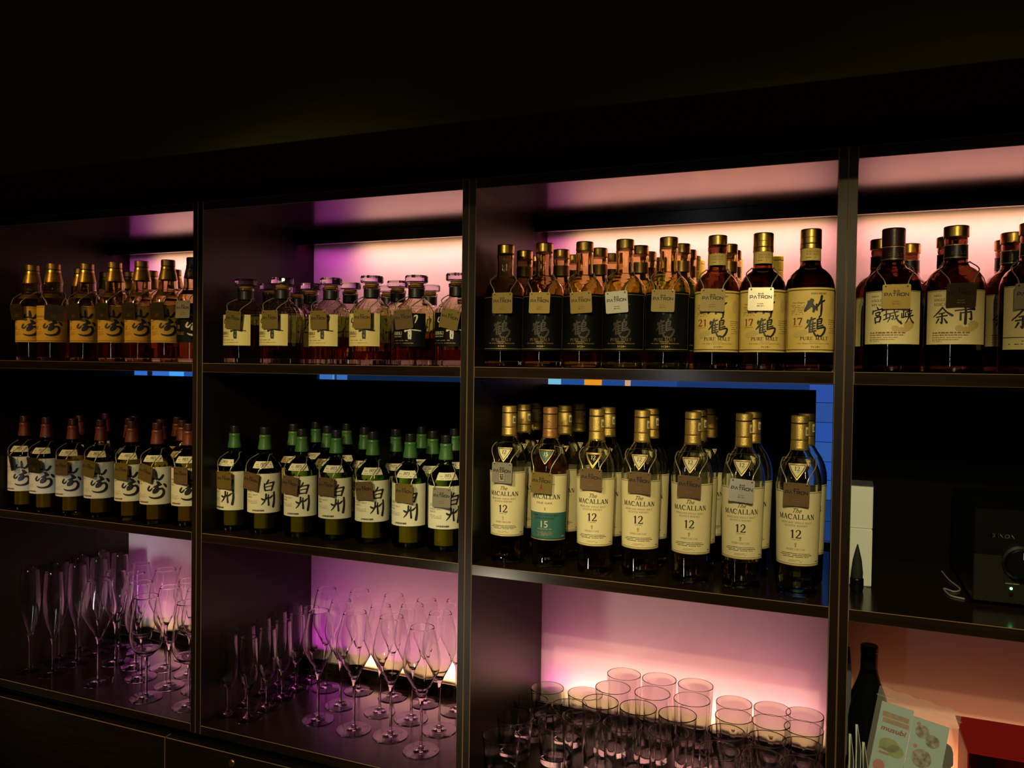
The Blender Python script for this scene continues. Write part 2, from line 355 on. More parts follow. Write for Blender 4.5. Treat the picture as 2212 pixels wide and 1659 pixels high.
SER = {
 'A': (lambda: [_dg(0.12, 0, 0.45, 1, TN), _dg(0.42, 1, 0.78, 0, TK), _bar(0.22, 0.66, 0.33), _sf(0.12, 0), _sf(0.78, 0)], 0.92),
 'B': (lambda: [_stem(0.18), _arc(0.3, 0.75, 0.3, 0.23, 90, -90, TN, TK), _arc(0.3, 0.26, 0.36, 0.24, 90, -90, TN, TK), _bar(0.18, 0.32, 0.5), _bar(0.18, 0.32, 0.975), _bar(0.18, 0.32, 0.025)], 0.78),
 'C': (lambda: [_arc(0.5, 0.5, 0.42, 0.48, 45, 315, TN, TK, 14), line(0.8, 0.62, 0.8, 0.95, 0.06)], 0.94),
 'D': (lambda: [_stem(0.18), _arc(0.35, 0.5, 0.45, 0.475, 90, -90, TN, TK), _bar(0.18, 0.36, 0.975), _bar(0.18, 0.36, 0.025)], 0.92),
 'E': (lambda: [_stem(0.18), _bar(0.18, 0.66, 0.97), _bar(0.18, 0.56, 0.5), _bar(0.18, 0.68, 0.03), line(0.66, 0.97, 0.66, 0.78, 0.06), line(0.68, 0.03, 0.68, 0.24, 0.06)], 0.8),
 'F': (lambda: [_stem(0.18), _bar(0.18, 0.66, 0.97), _bar(0.18, 0.56, 0.5), line(0.66, 0.97, 0.66, 0.78, 0.06)], 0.72),
 'G': (lambda: [_arc(0.5, 0.5, 0.42, 0.48, 45, 330, TN, TK, 14), line(0.82, 0.08, 0.82, 0.45, 0.1), _bar(0.62, 0.92, 0.45)], 0.98),
 'H': (lambda: [_stem(0.18), _stem(0.72), _bar(0.18, 0.72, 0.5)], 0.94),
 'I': (lambda: [_stem(0.2)], 0.42),
 'K': (lambda: [_stem(0.18), _dg(0.22, 0.42, 0.68, 0.98, TN), _dg(0.36, 0.55, 0.76, 0, TK), _sf(0.68, 0.95), _sf(0.78, 0)], 0.9),
 'L': (lambda: [_stem(0.18), _bar(0.18, 0.66, 0.03), line(0.66, 0.03, 0.66, 0.26, 0.06)], 0.76),
 'M': (lambda: [_dg(0.16, 0, 0.2, 1, TN), _dg(0.2, 1, 0.54, 0.05, TK), _dg(0.54, 0.05, 0.88, 1, TN), _dg(0.9, 1, 0.93, 0, TK), _sf(0.16, 0), _sf(0.93, 0), _sf(0.15, 0.95), _sf(0.95, 0.95)], 1.12),
 'N': (lambda: [line(0.18, 0, 0.18, 1, TN), _dg(0.18, 1, 0.76, 0, TK), line(0.76, 0, 0.76, 1, TN), _sf(0.18, 0), _sf(0.13, 0.95), _sf(0.76, 0.95)], 0.96),
 'O': (lambda: [_arc(0.5, 0.5, 0.42, 0.48, 90, 270, TN, TK, 12), _arc(0.5, 0.5, 0.42, 0.48, -90, 90, TN, TK, 12)], 1.0),
 'P': (lambda: [_stem(0.18), _arc(0.32, 0.72, 0.34, 0.255, 90, -90, TN, TK), _bar(0.18, 0.34, 0.47), _bar(0.18, 0.34, 0.975)], 0.76),
 'R': (lambda: [_stem(0.18), _arc(0.32, 0.74, 0.32, 0.235, 90, -90, TN, TK), _bar(0.18, 0.34, 0.5), _bar(0.18, 0.34, 0.975), _dg(0.4, 0.5, 0.74, 0, TK), _sf(0.78, 0)], 0.88),
 'S': (lambda: [stroke([(0.62, 0.8), (0.4, 0.97), (0.16, 0.78), (0.3, 0.56), (0.52, 0.44), (0.64, 0.22), (0.4, 0.03), (0.12, 0.2)], [0.06, 0.06, 0.1, 0.15, 0.15, 0.1, 0.06, 0.06], n=3, cap=False)], 0.76),
 'T': (lambda: [line(0.42, 0, 0.42, 1, TK), _bar(0.06, 0.78, 0.97), line(0.06, 0.97, 0.06, 0.74, 0.06), line(0.78, 0.97, 0.78, 0.74, 0.06), _sf(0.42, 0)], 0.84),
 'U': (lambda: [stroke([(0.18, 1), (0.18, 0.35), (0.32, 0.04), (0.58, 0.06), (0.74, 0.35), (0.74, 1)], [TK, TK, 0.1, TN, TN, TN], n=3, cap=False), _sf(0.18, 0.95), _sf(0.74, 0.95)], 0.94),
 'W': (lambda: [_dg(0.1, 1, 0.36, 0, TK), _dg(0.36, 0, 0.6, 1, TN), _dg(0.58, 1, 0.84, 0, TK), _dg(0.84, 0, 1.08, 1, TN), _sf(0.1, 0.95), _sf(1.08, 0.95)], 1.2),
 'X': (lambda: [_dg(0.1, 1, 0.7, 0, TK), _dg(0.1, 0, 0.7, 1, TN)], 0.84),
 'Y': (lambda: [_dg(0.08, 1, 0.42, 0.45, TK), _dg(0.42, 0.45, 0.74, 1, TN), line(0.42, 0, 0.42, 0.48, TK), _sf(0.42, 0), _sf(0.08, 0.95), _sf(0.74, 0.95)], 0.84),
 'Z': (lambda: [_bar(0.1, 0.68, 0.97), _dg(0.66, 0.97, 0.1, 0.03, TK), _bar(0.1, 0.7, 0.03)], 0.8),
 'J': (lambda: [stroke([(0.36, 1), (0.36, 0.2), (0.2, -0.05), (0.05, 0.08)], [TK, TK, 0.08, 0.08], n=3, cap=False), _sf(0.36, 0.95)], 0.55),
 '1': (lambda: [line(0.34, 0, 0.34, 1, TK), _dg(0.12, 0.8, 0.34, 0.98, TN), _sf(0.34, 0)], 0.6),
 '2': (lambda: [stroke([(0.12, 0.74), (0.2, 0.95), (0.48, 0.97), (0.6, 0.72), (0.4, 0.38), (0.08, 0.06)], [0.1, 0.07, 0.1, 0.15, 0.1, 0.07], n=3, cap=False), line(0.08, 0.05, 0.66, 0.05, 0.11), line(0.66, 0.03, 0.68, 0.22, 0.06)], 0.76),
 '3': (lambda: [_arc(0.32, 0.74, 0.26, 0.23, 140, -90, 0.06, 0.13), _arc(0.32, 0.27, 0.3, 0.25, 90, -140, 0.06, 0.15)], 0.72),
 '5': (lambda: [line(0.16, 0.5, 0.2, 0.98, TN), line(0.18, 0.94, 0.6, 0.94, 0.11), _arc(0.32, 0.3, 0.3, 0.27, 130, -140, TN, TK)], 0.72),
 '7': (lambda: [line(0.1, 0.93, 0.66, 0.93, 0.12), _dg(0.64, 0.93, 0.3, 0, 0.14), line(0.1, 0.97, 0.1, 0.72, 0.06)], 0.72),
 '9': (lambda: [_arc(0.36, 0.68, 0.27, 0.29, 0, 360, 0.08, 0.13, 14), stroke([(0.62, 0.7), (0.58, 0.3), (0.2, 0.0)], [0.12, 0.12, 0.06], n=3, cap=False)], 0.72),
 '4': (lambda: [line(0.48, 0, 0.48, 1, 0.13), _dg(0.48, 0.98, 0.08, 0.3, TN), _bar(0.08, 0.7, 0.28)], 0.76),
 '8': (lambda: [_arc(0.36, 0.75, 0.24, 0.22, 0, 360, 0.07, 0.12, 12), _arc(0.36, 0.27, 0.3, 0.25, 0, 360, 0.07, 0.14, 12)], 0.74),
}
def serif(txt, h, w_=None, italic=0, heavy=1.0):
    x = 0; parts = []
    for ch in txt:
        if ch == ' ': x += 0.45; continue
        g, adv = SER[ch]; parts.append(xf(merge(g()), 1, 1, dx=x)); x += adv + 0.06
    s_ = merge(parts); a, b = width(s_); sx = w_ / (b - a) if w_ else h
    s_ = xf(s_, sx, h, dx=-(a + b) / 2 * sx, shear=italic)
    if heavy > 1: s_ = merge([s_, xf(s_, 1, 1, dx=h * 0.03 * heavy)])
    return s_
def fine(x0, x1, y, h, seed, fill=0.8):
    """unreadably small print: a row of broken dashes"""
    rr = random.Random(seed); out = []; x = x0
    while x < x1:
        l = rr.uniform(0.6, 2.6) * h
        if rr.random() < fill: out.append(rect(x, min(x + l, x1), y, y + h * rr.uniform(0.7, 1)))
        x += l + h * rr.uniform(0.25, 0.7)
    return merge(out)

MIYA = [([(225, 984), (236, 1002)], [9, 12]), ([(182, 1018), (180, 1046)], [10, 13]), ([(184, 1022), (240, 1010), (283, 1004), (270, 1030)], [9, 8, 14, 8]), ([(211, 1042), (215, 1066)], [9, 9]), ([(212, 1042), (253, 1034), (247, 1063)], [8, 12, 9]), ([(216, 1066), (248, 1060)], [8, 8]), ([(229, 1066), (221, 1086)], [10, 7]), ([(204, 1090), (212, 1140)], [11, 12]), ([(205, 1090), (259, 1078), (250, 1130)], [8, 14, 11]), ([(212, 1132), (250, 1124)], [9, 8])]
GI = [([(291, 1064), (331, 1050)], [9, 9]), ([(312, 1024), (312, 1098)], [10, 11]), ([(289, 1110), (336, 1088)], [9, 10]), ([(335, 1052), (415, 1030)], [8, 10]), ([(375, 995), (390, 1060), (412, 1112), (446, 1146)], [10, 11, 13, 16]), ([(446, 1146), (440, 1118)], [8, 4]), ([(346, 1055), (341, 1100), (324, 1132)], [10, 9, 6]), ([(350, 1076), (374, 1070), (369, 1106), (356, 1100)], [7, 10, 9, 5]), ([(416, 1068), (384, 1112)], [11, 6]), ([(402, 994), (418, 1010)], [8, 11])]
KYO = [([(464, 1022), (463, 1088)], [10, 11]), ([(447, 1050), (447, 1090)], [9, 9]), ([(447, 1090), (483, 1078)], [9, 8]), ([(483, 1042), (483, 1082)], [9, 9]), ([(492, 1036), (548, 1018)], [8, 10]), ([(505, 1046), (512, 1064)], [8, 10]), ([(541, 1038), (528, 1060)], [9, 7]), ([(486, 1082), (562, 1066)], [9, 11]), ([(520, 984), (521, 1060), (504, 1110), (484, 1142)], [11, 12, 9, 6]), ([(522, 1072), (542, 1112), (567, 1140)], [8, 12, 16])]
YO = [([(195, 998), (160, 1040), (108, 1086)], [13, 12, 8]), ([(198, 1002), (235, 1045), (281, 1078)], [10, 13, 20]), ([(164, 1060), (216, 1050)], [9, 10]), ([(138, 1092), (190, 1084), (236, 1078)], [10, 9, 12]), ([(192, 1056), (191, 1150), (176, 1140)], [13, 14, 6]), ([(160, 1110), (138, 1150)], [14, 9]), ([(212, 1108), (236, 1148)], [9, 16])]
ICHI = [([(386, 998), (396, 1020)], [10, 14]), ([(306, 1032), (400, 1022), (480, 1017)], [12, 10, 18]), ([(352, 1052), (352, 1122)], [14, 16]), ([(352, 1056), (446, 1042)], [9, 11]), ([(446, 1042), (448, 1116), (428, 1108)], [14, 16, 7]), ([(398, 1022), (394, 1158)], [18, 22])]
class Ink:
    def __init__(s): s.items = []
    def put(s, sh, m_, dx=0, dy=0, sc=1): s.items.append((xf(sh, sc, dx=dx, dy=dy) if (dx or dy or sc != 1) else sh, m_)); return s
    def mesh(s, name, surf, slice_=0.0045):
        mats = []
        bm = bmesh.new()
        for sh, m_ in s.items:
            if m_ not in mats: mats.append(m_)
            mi = mats.index(m_)
            vs = [bm.verts.new((x, y, 0)) for x, y in sh[0]]
            for q in sh[1]:
                try: fc = bm.faces.new([vs[i] for i in q]); fc.material_index = mi
                except ValueError: pass
        if slice_:
            xs = [v.co.x for v in bm.verts]; x = math.ceil(min(xs) / slice_) * slice_
            while x < max(xs):
                bmesh.ops.bisect_plane(bm, geom=bm.verts[:] + bm.edges[:] + bm.faces[:], plane_co=(x, 0, 0), plane_no=(1, 0, 0)); x += slice_
        bmesh.ops.delete(bm, geom=[v for v in bm.verts if not v.link_faces], context='VERTS')
        for f in bm.faces:
            if f.normal.z < 0: f.normal_flip()
        for v in bm.verts: v.co = Vector(surf(v.co.x, v.co.y))
        me = bpy.data.meshes.new(name); bm.to_mesh(me); bm.free()
        for q in mats: me.materials.append(q)
        return me

def prof_r(prof, z):
    for (r0, z0), (r1, z1) in zip(prof[:-1], prof[1:]):
        if z0 <= z <= z1 and z1 > z0: return r0 + (r1 - r0) * (z - z0) / (z1 - z0)
    return prof[-1][0]
def surf_of(prof, R0, eps):
    def f(x, z):
        r = prof_r(prof, z) + eps; a = x / R0
        return (r * math.sin(a), -r * math.cos(a), z)
    return f
def sheet(name, prof, R0, x0, x1, z0, z1, mats, eps=0.0004, nz=6, rad=0.0, outline=None, split=None):
    """paper glued round the bottle; split = (z, upper material index)"""
    f = surf_of(prof, R0, eps); nx = max(4, int((x1 - x0) / 0.004)); mb = MB(); v = []; q = []; mi = []
    zs = [z0 + (z1 - z0) * j / nz for j in range(nz + 1)]
    if split: zs = sorted(set(zs + [split]))
    for z in zs:
        for i in range(nx + 1): v.append(f(x0 + (x1 - x0) * i / nx, z))
    for j in range(len(zs) - 1):
        for i in range(nx):
            a = j * (nx + 1) + i; q.append((a, a + 1, a + nx + 2, a + nx + 1)); mi.append(1 if split and zs[j] >= split - 1e-9 else 0)
    mb.v = v; mb.f = q; mb.m = mi
    return mb.mesh(name, mats, recalc=False)

# brush characters, drawn in a box about one unit high
def brush(strokes, ox, oy, sc):
    return merge([stroke([((x - ox) * sc, (oy - y) * sc) for x, y in p], [w_ * sc * 1.25 for w_ in ws]) for p, ws in strokes])
YAMA = [([(655, 858), (660, 905), (662, 950)], [16, 26, 20]), ([(602, 903), (596, 935), (606, 950)], [16, 22, 16]), ([(598, 948), (640, 940), (690, 950)], [18, 16, 18]), ([(738, 903), (715, 940), (688, 962)], [24, 26, 14])]
SAKI = [([(566, 1052), (548, 1088), (560, 1108), (580, 1100), (602, 1072)], [16, 20, 16, 18, 8]), ([(655, 996), (672, 1012), (690, 1030)], [18, 30, 22]), ([(618, 1062), (660, 1045), (700, 1032)], [14, 22, 20]),
        ([(668, 1030), (650, 1075), (622, 1110), (612, 1135)], [20, 28, 30, 18]), ([(640, 1075), (672, 1082), (655, 1120), (626, 1140)], [18, 24, 22, 14]), ([(735, 1028), (752, 1045), (764, 1066)], [16, 26, 18]),
        ([(672, 1092), (712, 1085), (735, 1118), (728, 1160), (695, 1192), (640, 1204), (590, 1198), (562, 1184)], [18, 22, 26, 30, 26, 20, 16, 8])]
HAKU = [([(795, 772), (785, 795), (765, 818)], [16, 18, 10]), ([(742, 822), (742, 870), (752, 915)], [16, 18, 20]), ([(740, 838), (800, 815), (868, 806)], [14, 12, 20]), ([(868, 808), (852, 860), (836, 915)], [22, 22, 18]), ([(762, 868), (800, 860), (838, 856)], [12, 10, 12]), ([(752, 918), (800, 912), (838, 912)], [16, 12, 16])]
SHU = [([(704, 1022), (722, 1034), (738, 1030)], [16, 22, 10]), ([(762, 962), (758, 1020), (735, 1070), (702, 1108)], [20, 18, 16, 8]), ([(736, 1050), (762, 1030), (790, 1002)], [10, 16, 14]), ([(792, 968), (792, 1040), (798, 1112)], [12, 18, 22]), ([(800, 1022), (826, 1004), (850, 980)], [12, 20, 10]), ([(868, 942), (872, 1040), (858, 1138)], [22, 24, 28])]
TAKE = [([(356, 885), (340, 930), (296, 992)], [26, 44, 18]), ([(330, 905), (365, 890)], [24, 24]), ([(352, 925), (380, 960), (374, 1000)], [22, 26, 18]), ([(452, 846), (440, 900), (402, 960)], [20, 20, 12]), ([(430, 905), (458, 900), (482, 888)], [12, 16, 12]), ([(402, 930), (406, 985)], [16, 14]), ([(452, 900), (450, 980), (445, 1040)], [14, 18, 14])]
TSURU = [([(318, 1095), (316, 1122)], [14, 14]), ([(312, 1110), (350, 1094), (385, 1080)], [12, 14, 12]), ([(352, 1072), (335, 1130), (298, 1180)], [14, 16, 8]), ([(335, 1140), (336, 1215)], [14, 16]), ([(338, 1140), (388, 1124)], [10, 12]), ([(340, 1165), (384, 1152)], [9, 10]), ([(340, 1190), (386, 1178)], [9, 10]), ([(338, 1216), (392, 1200)], [12, 14]), ([(364, 1110), (362, 1205)], [10, 12]),
         ([(428, 1058), (420, 1080)], [14, 10]), ([(408, 1092), (406, 1180)], [14, 14]), ([(408, 1094), (448, 1082), (444, 1125)], [10, 14, 12]), ([(410, 1112), (440, 1106)], [8, 8]), ([(410, 1132), (445, 1128)], [8, 10]), ([(404, 1160), (462, 1146)], [10, 12]), ([(406, 1182), (480, 1166), (478, 1210), (440, 1255), (408, 1240)], [12, 16, 18, 14, 8]), ([(374, 1215), (392, 1248), (430, 1250)], [14, 14, 10])]
HIBI = [([(1745, 800), (1720, 850), (1760, 870)], [14, 16, 10]), ([(1780, 790), (1770, 860), (1750, 930)], [14, 14, 10]), ([(1850, 790), (1880, 800), (1860, 850), (1900, 900)], [14, 14, 12, 10]), ([(1996, 775), (1992, 830), (1984, 890)], [14, 16, 12]), ([(1998, 780), (2042, 768), (2040, 815), (2018, 868)], [12, 18, 16, 10]),
        ([(2000, 890), (1965, 940), (1940, 985)], [16, 22, 14]), ([(1965, 915), (2005, 905)], [10, 10]), ([(1880, 985), (1910, 978), (1960, 965), (2030, 972), (2098, 980)], [26, 14, 12, 14, 10]), ([(1932, 985), (1930, 1040), (1934, 1090)], [16, 18, 18]), ([(1962, 985), (1962, 1040), (1958, 1092)], [16, 18, 18]), ([(1932, 1000), (1960, 1035)], [20, 20]), ([(1934, 1080), (1960, 1084)], [18, 18])]

# ------------------------------------------------------------------ room
struct(bbox_board('wall_back', -2.2, 3.4, 0.66, 0.72, -1.6, 1.2, BLACKB, bev=0))
struct(bbox_board('floor', -2.6, 3.8, -3.2, 0.7, -1.66, -1.6, FLOORM, bev=0))
struct(bbox_board('ceiling', -2.6, 3.8, -3.2, -0.355, 1.15, 1.2, CEIL, bev=0))
sf = bbox_board('ceiling_bulkhead', -2.6, 3.8, -0.300, 0.66, 0.3825, 1.2, [SOFFIT, SOFFIT], bev=0.001); struct(sf)

# ------------------------------------------------------------------ shelf units
UL = ['dark wood shelf unit holding amber-labelled bottles above slim flutes', 'dark wood shelf unit with decanters on top and green-necked bottles below',
      'dark wood shelf unit with gold-necked bottles over rows of tumblers', 'dark wood shelf unit housing the black amplifier and white boxes']
for k, (xa, xb) in enumerate(UX):
    u = tag(empty('shelf_unit', ((xa + xb) / 2, 0.21, -1.6)), UL[k], 'shelf', 'shelf units along the back wall')
    off = Vector(u.location)
    def part(name, x0, x1, y0, y1, z0, z1, mats, bev=0.0009):
        return bbox_board(name, x0 - off.x, x1 - off.x, y0 - off.y, y1 - off.y, z0 - off.z, z1 - off.z, mats, u, bev)
    a, b = xa + TH, xb - TH
    part('side_panel', xa + 0.0002, a, 0, 0.44, CB, T + 0.0205, [WOODV, EDGE]); part('side_panel', b, xb - 0.0002, 0, 0.44, CB, T + 0.0205, [WOODV, EDGE])
    part('top_panel', a, b, 0.001, 0.44, T, T + 0.020, [WOODH, EDGE])
    part('shelf', a, b, 0.001, D, AB, AT, [WOODH, EDGE]); part('shelf', a, b, 0.001, 0.44, BB, BT, [WOODH, EDGE]); part('shelf', a, b, 0.001, 0.44, CB, CT, [WOODH, EDGE])
    part('back_panel', a, b, D, D + 0.012, AT, T, PANEL, 0); part('back_panel', a, b, D, D + 0.012, CT, BB, PANEL, 0)
    bx = 1.347 if k == 2 else b
    part('back_board', a, bx, D + 0.001, D + 0.011, BT, -0.0405 if k < 3 else AB, BLACKB, 0)
    part('valance', a, b, 0.338, 0.350, 0.3215, T, [WOODH, WOODH], 0.0006)
    part('ledge', a, b, 0.385, 0.391, CT, -0.8165, [WOODH, EDGE], 0.0006)
    part('light_strip', a + 0.01, b - 0.01, 0.358, 0.392, 0.3455, T, WHITECARD, 0)

# base cabinet under the shelves
bc = tag(empty('base_cabinet', (0.7, 0.2, -1.6)), 'dark wood base cabinet with drawer fronts under the glassware shelves', 'cabinet')
def bpart(name, x0, x1, y0, y1, z0, z1, mats, bev=0.0012): return bbox_board(name, x0 - 0.7, x1 - 0.7, y0 - 0.2, y1 - 0.2, z0 + 1.6, z1 + 1.6, mats, bc, bev)
bpart('carcass', -0.69, 2.10, 0.03, 0.44, -1.6, CB - 0.0005, [BLACKB], 0)
dx = [-0.690, -0.0768, 0.6138, 1.3044, 1.9950]
for i in range(4): bpart('drawer_front', dx[i] + 0.001, dx[i + 1] - 0.001, 0.0, 0.02, -1.55, -0.8925, [WOODH, EDGE])
mb = MB().lathe([(0, 0), (0.008, 0), (0.009, 0.002), (0.007, 0.004), (0, 0.004)], 20)
lk = mb.build('drawer_lock', BRONZE, bc); lk.location = (0.125 - 0.7, -0.2, -0.914 + 1.6); lk.rotation_euler = (R(90), 0, 0)

# lit video wall seen through the slots behind the middle row
segs = [(-0.80, -0.736, (0.03, 0.16, 0.62), 0.9), (-0.736, -0.714, (0.004, 0.008, 0.02), 0.5), (-0.714, -0.641, (0.03, 0.16, 0.62), 0.9), (-0.641, -0.578, (0.06, 0.36, 0.95), 1.0), (-0.578, -0.30, (0.02, 0.10, 0.42), 0.8),
        (-0.30, -0.049, (0.004, 0.02, 0.06), 0.6), (-0.049, -0.003, (0.05, 0.20, 0.62), 0.7), (-0.003, 0.004, (0.14, 0.36, 0.70), 0.7), (0.004, 0.012, (0.02, 0.06, 0.2), 0.6), (0.012, 0.049, (0.05, 0.20, 0.62), 0.7), (0.049, 0.679, (0.008, 0.03, 0.10), 0.5),
        (0.679, 0.715, (0.22, 0.62, 0.85), 0.8), (0.715, 0.779, (0.02, 0.10, 0.40), 0.7), (0.779, 0.826, (1.0, 0.36, 0.02), 0.8), (0.826, 0.887, (0.02, 0.08, 0.34), 0.7), (0.887, 0.902, (0.75, 0.42, 0.22), 0.8), (0.902, 1.02, (0.02, 0.07, 0.30), 0.7), (1.02, 1.33, (0.012, 0.045, 0.19), 0.7)]
vw = MB(); vm = []
vw.box(-0.82, 1.46, 0.561, 0.58, -0.42, 0.0, 0); vm.append(BLKPLASTIC)
for i, (x0, x1, c, s_) in enumerate(segs):
    vw.add([(x0, 0.5605, -0.40), (x1, 0.5605, -0.40), (x1, 0.5605, -0.015), (x0, 0.5605, -0.015)], [(0, 1, 2, 3)], i + 1)
    vm.append(mat('screen_picture_%d' % i, (0.01, 0.01, 0.01), 0.4, emit=c, estr=s_))
rr = random.Random(3); z = -0.03
while z > -0.40:
    h = min(rr.choice([0.043, 0.046, 0.05]), z + 0.40); br = 0.75 if z > -0.27 else 0.32
    c = (0.030 * br * rr.uniform(0.8, 1.3), 0.105 * br * rr.uniform(0.9, 1.15), 0.42 * br * rr.uniform(0.9, 1.1))
    i = len(vm); vm.append(mat('screen_band_%d' % i, (0.01, 0.01, 0.01), 0.4, emit=c, estr=1.0, noise=None))
    vw.add([(1.33, 0.5605, z - h + 0.0012), (1.45, 0.5605, z - h + 0.0012), (1.45, 0.5605, z), (1.33, 0.5605, z)], [(0, 1, 2, 3)], i); z -= h
tag(vw.build('video_wall', vm, smooth=False), 'blue glowing video wall showing through slots behind the gold-necked bottles', 'screen')

# ------------------------------------------------------------------ bottles
def shell(prof, t=0.0028, zb=0.006, seg=40):
    out = [(0, 0)] + prof
    inn = [(max(r - t, 0.002), z) for r, z in prof if z > zb + 0.001]
    inn = [(prof_r(prof, zb + 0.001) - t - 0.003, zb)] + inn
    return MB().lathe(out + inn[::-1] + [(0, zb)], seg)
def liquid(prof, lev, t=0.0033, zb=0.0066, seg=40):
    pts = [(prof_r(prof, zb + 0.002) - t - 0.003, zb)] + [(max(r - t, 0.002), z) for r, z in prof if zb + 0.002 < z < lev - 0.001] + [(prof_r(prof, lev) - t, lev)]
    return MB().lathe([(0, zb)] + pts + [(0, lev)], seg)
def solid(prof, seg=36): return MB().lathe([(0, prof[0][1])] + prof + [(0, prof[-1][1])], seg)

PY = [(0.034, 0), (0.037, 0.002), (0.0385, 0.008), (0.039, 0.014), (0.039, 0.145), (0.0372, 0.153), (0.0315, 0.163), (0.0235, 0.172), (0.0155, 0.180), (0.0130, 0.187), (0.0125, 0.196), (0.0115, 0.228)]
PA = [(0.034, 0), (0.037, 0.002), (0.038, 0.009), (0.038, 0.146), (0.0366, 0.154), (0.0315, 0.165), (0.0262, 0.172), (0.0235, 0.178), (0.0224, 0.186), (0.0222, 0.202), (0.0165, 0.231), (0.0158, 0.236)]
PH = [(0.046, 0), (0.048, 0.003), (0.048, 0.112), (0.0466, 0.118), (0.041, 0.1265), (0.028, 0.138), (0.0195, 0.1445), (0.0172, 0.149), (0.0172, 0.166), (0.0195, 0.168), (0.0195, 0.1735), (0.0168, 0.1745)]
PT = [(0.037, 0), (0.040, 0.003), (0.041, 0.010), (0.041, 0.142), (0.0402, 0.150), (0.0376, 0.160), (0.0328, 0.1685), (0.0262, 0.1755), (0.0195, 0.1805), (0.0174, 0.1855), (0.0166, 0.194), (0.0166, 0.217), (0.0176, 0.2215), (0.0176, 0.2262), (0.0166, 0.2285)]
PM = [(r * 1.12, z) for r, z in PT[:9]] + [(0.0186, 0.1855), (0.0178, 0.194)] + PT[11:]
PC = [(0.030, 0), (0.0335, 0.003), (0.034, 0.012), (0.0350, 0.06), (0.0372, 0.16), (0.0385, 0.192), (0.0378, 0.206), (0.0345, 0.2205), (0.0285, 0.2345), (0.0210, 0.246), (0.0168, 0.2535), (0.0152, 0.26), (0.0143, 0.302)]

_liq = {}
def liq(key, prof, lev, seg=40, zb=0.0066):
    k = (key, lev)
    if k not in _liq: _liq[k] = liquid(prof, lev, seg=seg, zb=zb).mesh('liquid', LIQY if key == 'y' else LIQH if key == 'h' else LIQM if key == 'mac' else LIQD if key in ('hibd', 'miy') else LIQ, angle=38 if seg > 30 else 8)
    return _liq[k]

def yam_label(green, amber):
    prof, R0 = (PA, 0.038) if amber else (PY, 0.039)
    z0, z1 = (0.0485, 0.1415) if amber else (0.050, 0.141)
    W = 0.050
    paper = P_AMBER if amber else P_WHITE
    S = sheet('label', prof, R0, -W, W, z0, z1, [paper])
    ink = Ink()
    if green:
        sc = 0.000168; ink.put(brush(HAKU, 800, 850, sc), INK, 0.014, 0.1135).put(brush(SHU, 792, 1035, sc), INK, 0.013, 0.0815)
        ink.put(serif('HAKUSHU', 0.0056, 0.034), INKB, -0.024, 0.098).put(serif('SINGLE MALT', 0.0034, 0.030), INKB, -0.026, 0.0905).put(serif('WHISKY', 0.0034, 0.016), INKB, -0.033, 0.0848)
        for i in range(3): ink.put(fine(-0.041, -0.012, 0.0785 - i * 0.003, 0.0009, i), INKB)
        ink.put(sans('白州蒸留所謹製', 0.0030, 0.028, bold=0.03), INK, -0.010, 0.0545)
    else:
        sc = 0.000190; c = 0.013
        ink.put(brush(YAMA, 668, 910, sc), INK, c - 0.001, z1 - 0.022).put(brush(SAKI, 660, 1100, sc), INK, c, z1 - 0.0555)
        ik = INKR if amber else INKB
        ink.put(serif('YAMAZAKI', 0.0048, 0.034), ik, -0.026, z1 - 0.030).put(serif('SINGLE MALT', 0.0032, 0.030), ik, -0.027, z1 - 0.0370).put(serif('WHISKY', 0.0032, 0.017), ik, -0.0335, z1 - 0.0425)
        if amber:
            ink.put(serif('12', 0.0085, 0.0095), ik, -0.031, z1 - 0.061); ink.put(fine(-0.026, -0.014, z1 - 0.0605, 0.0012, 2), ik)
        for i in range(4): ink.put(fine(-0.040, -0.011 - (i % 2) * 0.006, z1 - 0.0665 - i * 0.0028, 0.0008, i + 9), ik)
        if amber:
            ink.put(fine(0.016, 0.031, z0 + 0.0115, 0.0009, 4), ik)
            ink.put(line(-W + 0.001, z0 + 0.004, W - 0.001, z0 + 0.004, 0.0009), INKR).put(line(-W + 0.001, z1 - 0.0035, W - 0.001, z1 - 0.0035, 0.0008), INKR)
        else: ink.put(sans('山崎蒸留所謹製', 0.0030, 0.028, bold=0.03), INKR, -0.022, 0.0545)
    return S, ink.mesh('lettering', surf_of(prof, R0, 0.0009))

def yam_proto(green):
    t = empty('whisky_bottle'); g = THING if green else THINO
    kid('glass', shell(PY, zb=0.010).mesh('glass', g), t); kid('liquid', liq('h' if green else 'y', PY, 0.060, zb=0.0108), t)
    kid('capsule', solid([(0.0160, 0.1945), (0.0160, 0.197), (0.0140, 0.210), (0.0128, 0.2205), (0.0134, 0.2225), (0.0134, 0.2265), (0.0120, 0.2285)]).mesh('capsule', GREENCAP if green else REDCAP), t)
    kid('cap', solid([(0.0112, 0.2288), (0.0116, 0.231), (0.0116, 0.2452), (0.0106, 0.2465)]).mesh('cap', BLACKC if green else BROWNC), t)
    S, I = yam_label(green, False); lb = kid('label', S, t); kid('lettering', I, lb)
    nl = kid('neck_label', sheet('neck_label', PY, 0.031, -0.021, 0.021, 0.1535, 0.1685, [P_WHITE], nz=5), t)
    ik = Ink().put(serif('1973' if green else '1923', 0.0060, 0.0125, italic=0.2, heavy=1.3), INK, 0, 0.1595)
    ik.put(fine(-0.018, -0.009, 0.161, 0.0014, 1), INKB).put(fine(0.009, 0.018, 0.161, 0.0014, 2), INKB).put(fine(-0.014, 0.014, 0.1565, 0.0009, 3), INKB)
    kid('lettering', ik.mesh('lettering', surf_of(PY, 0.031, 0.0010)), nl)
    return t
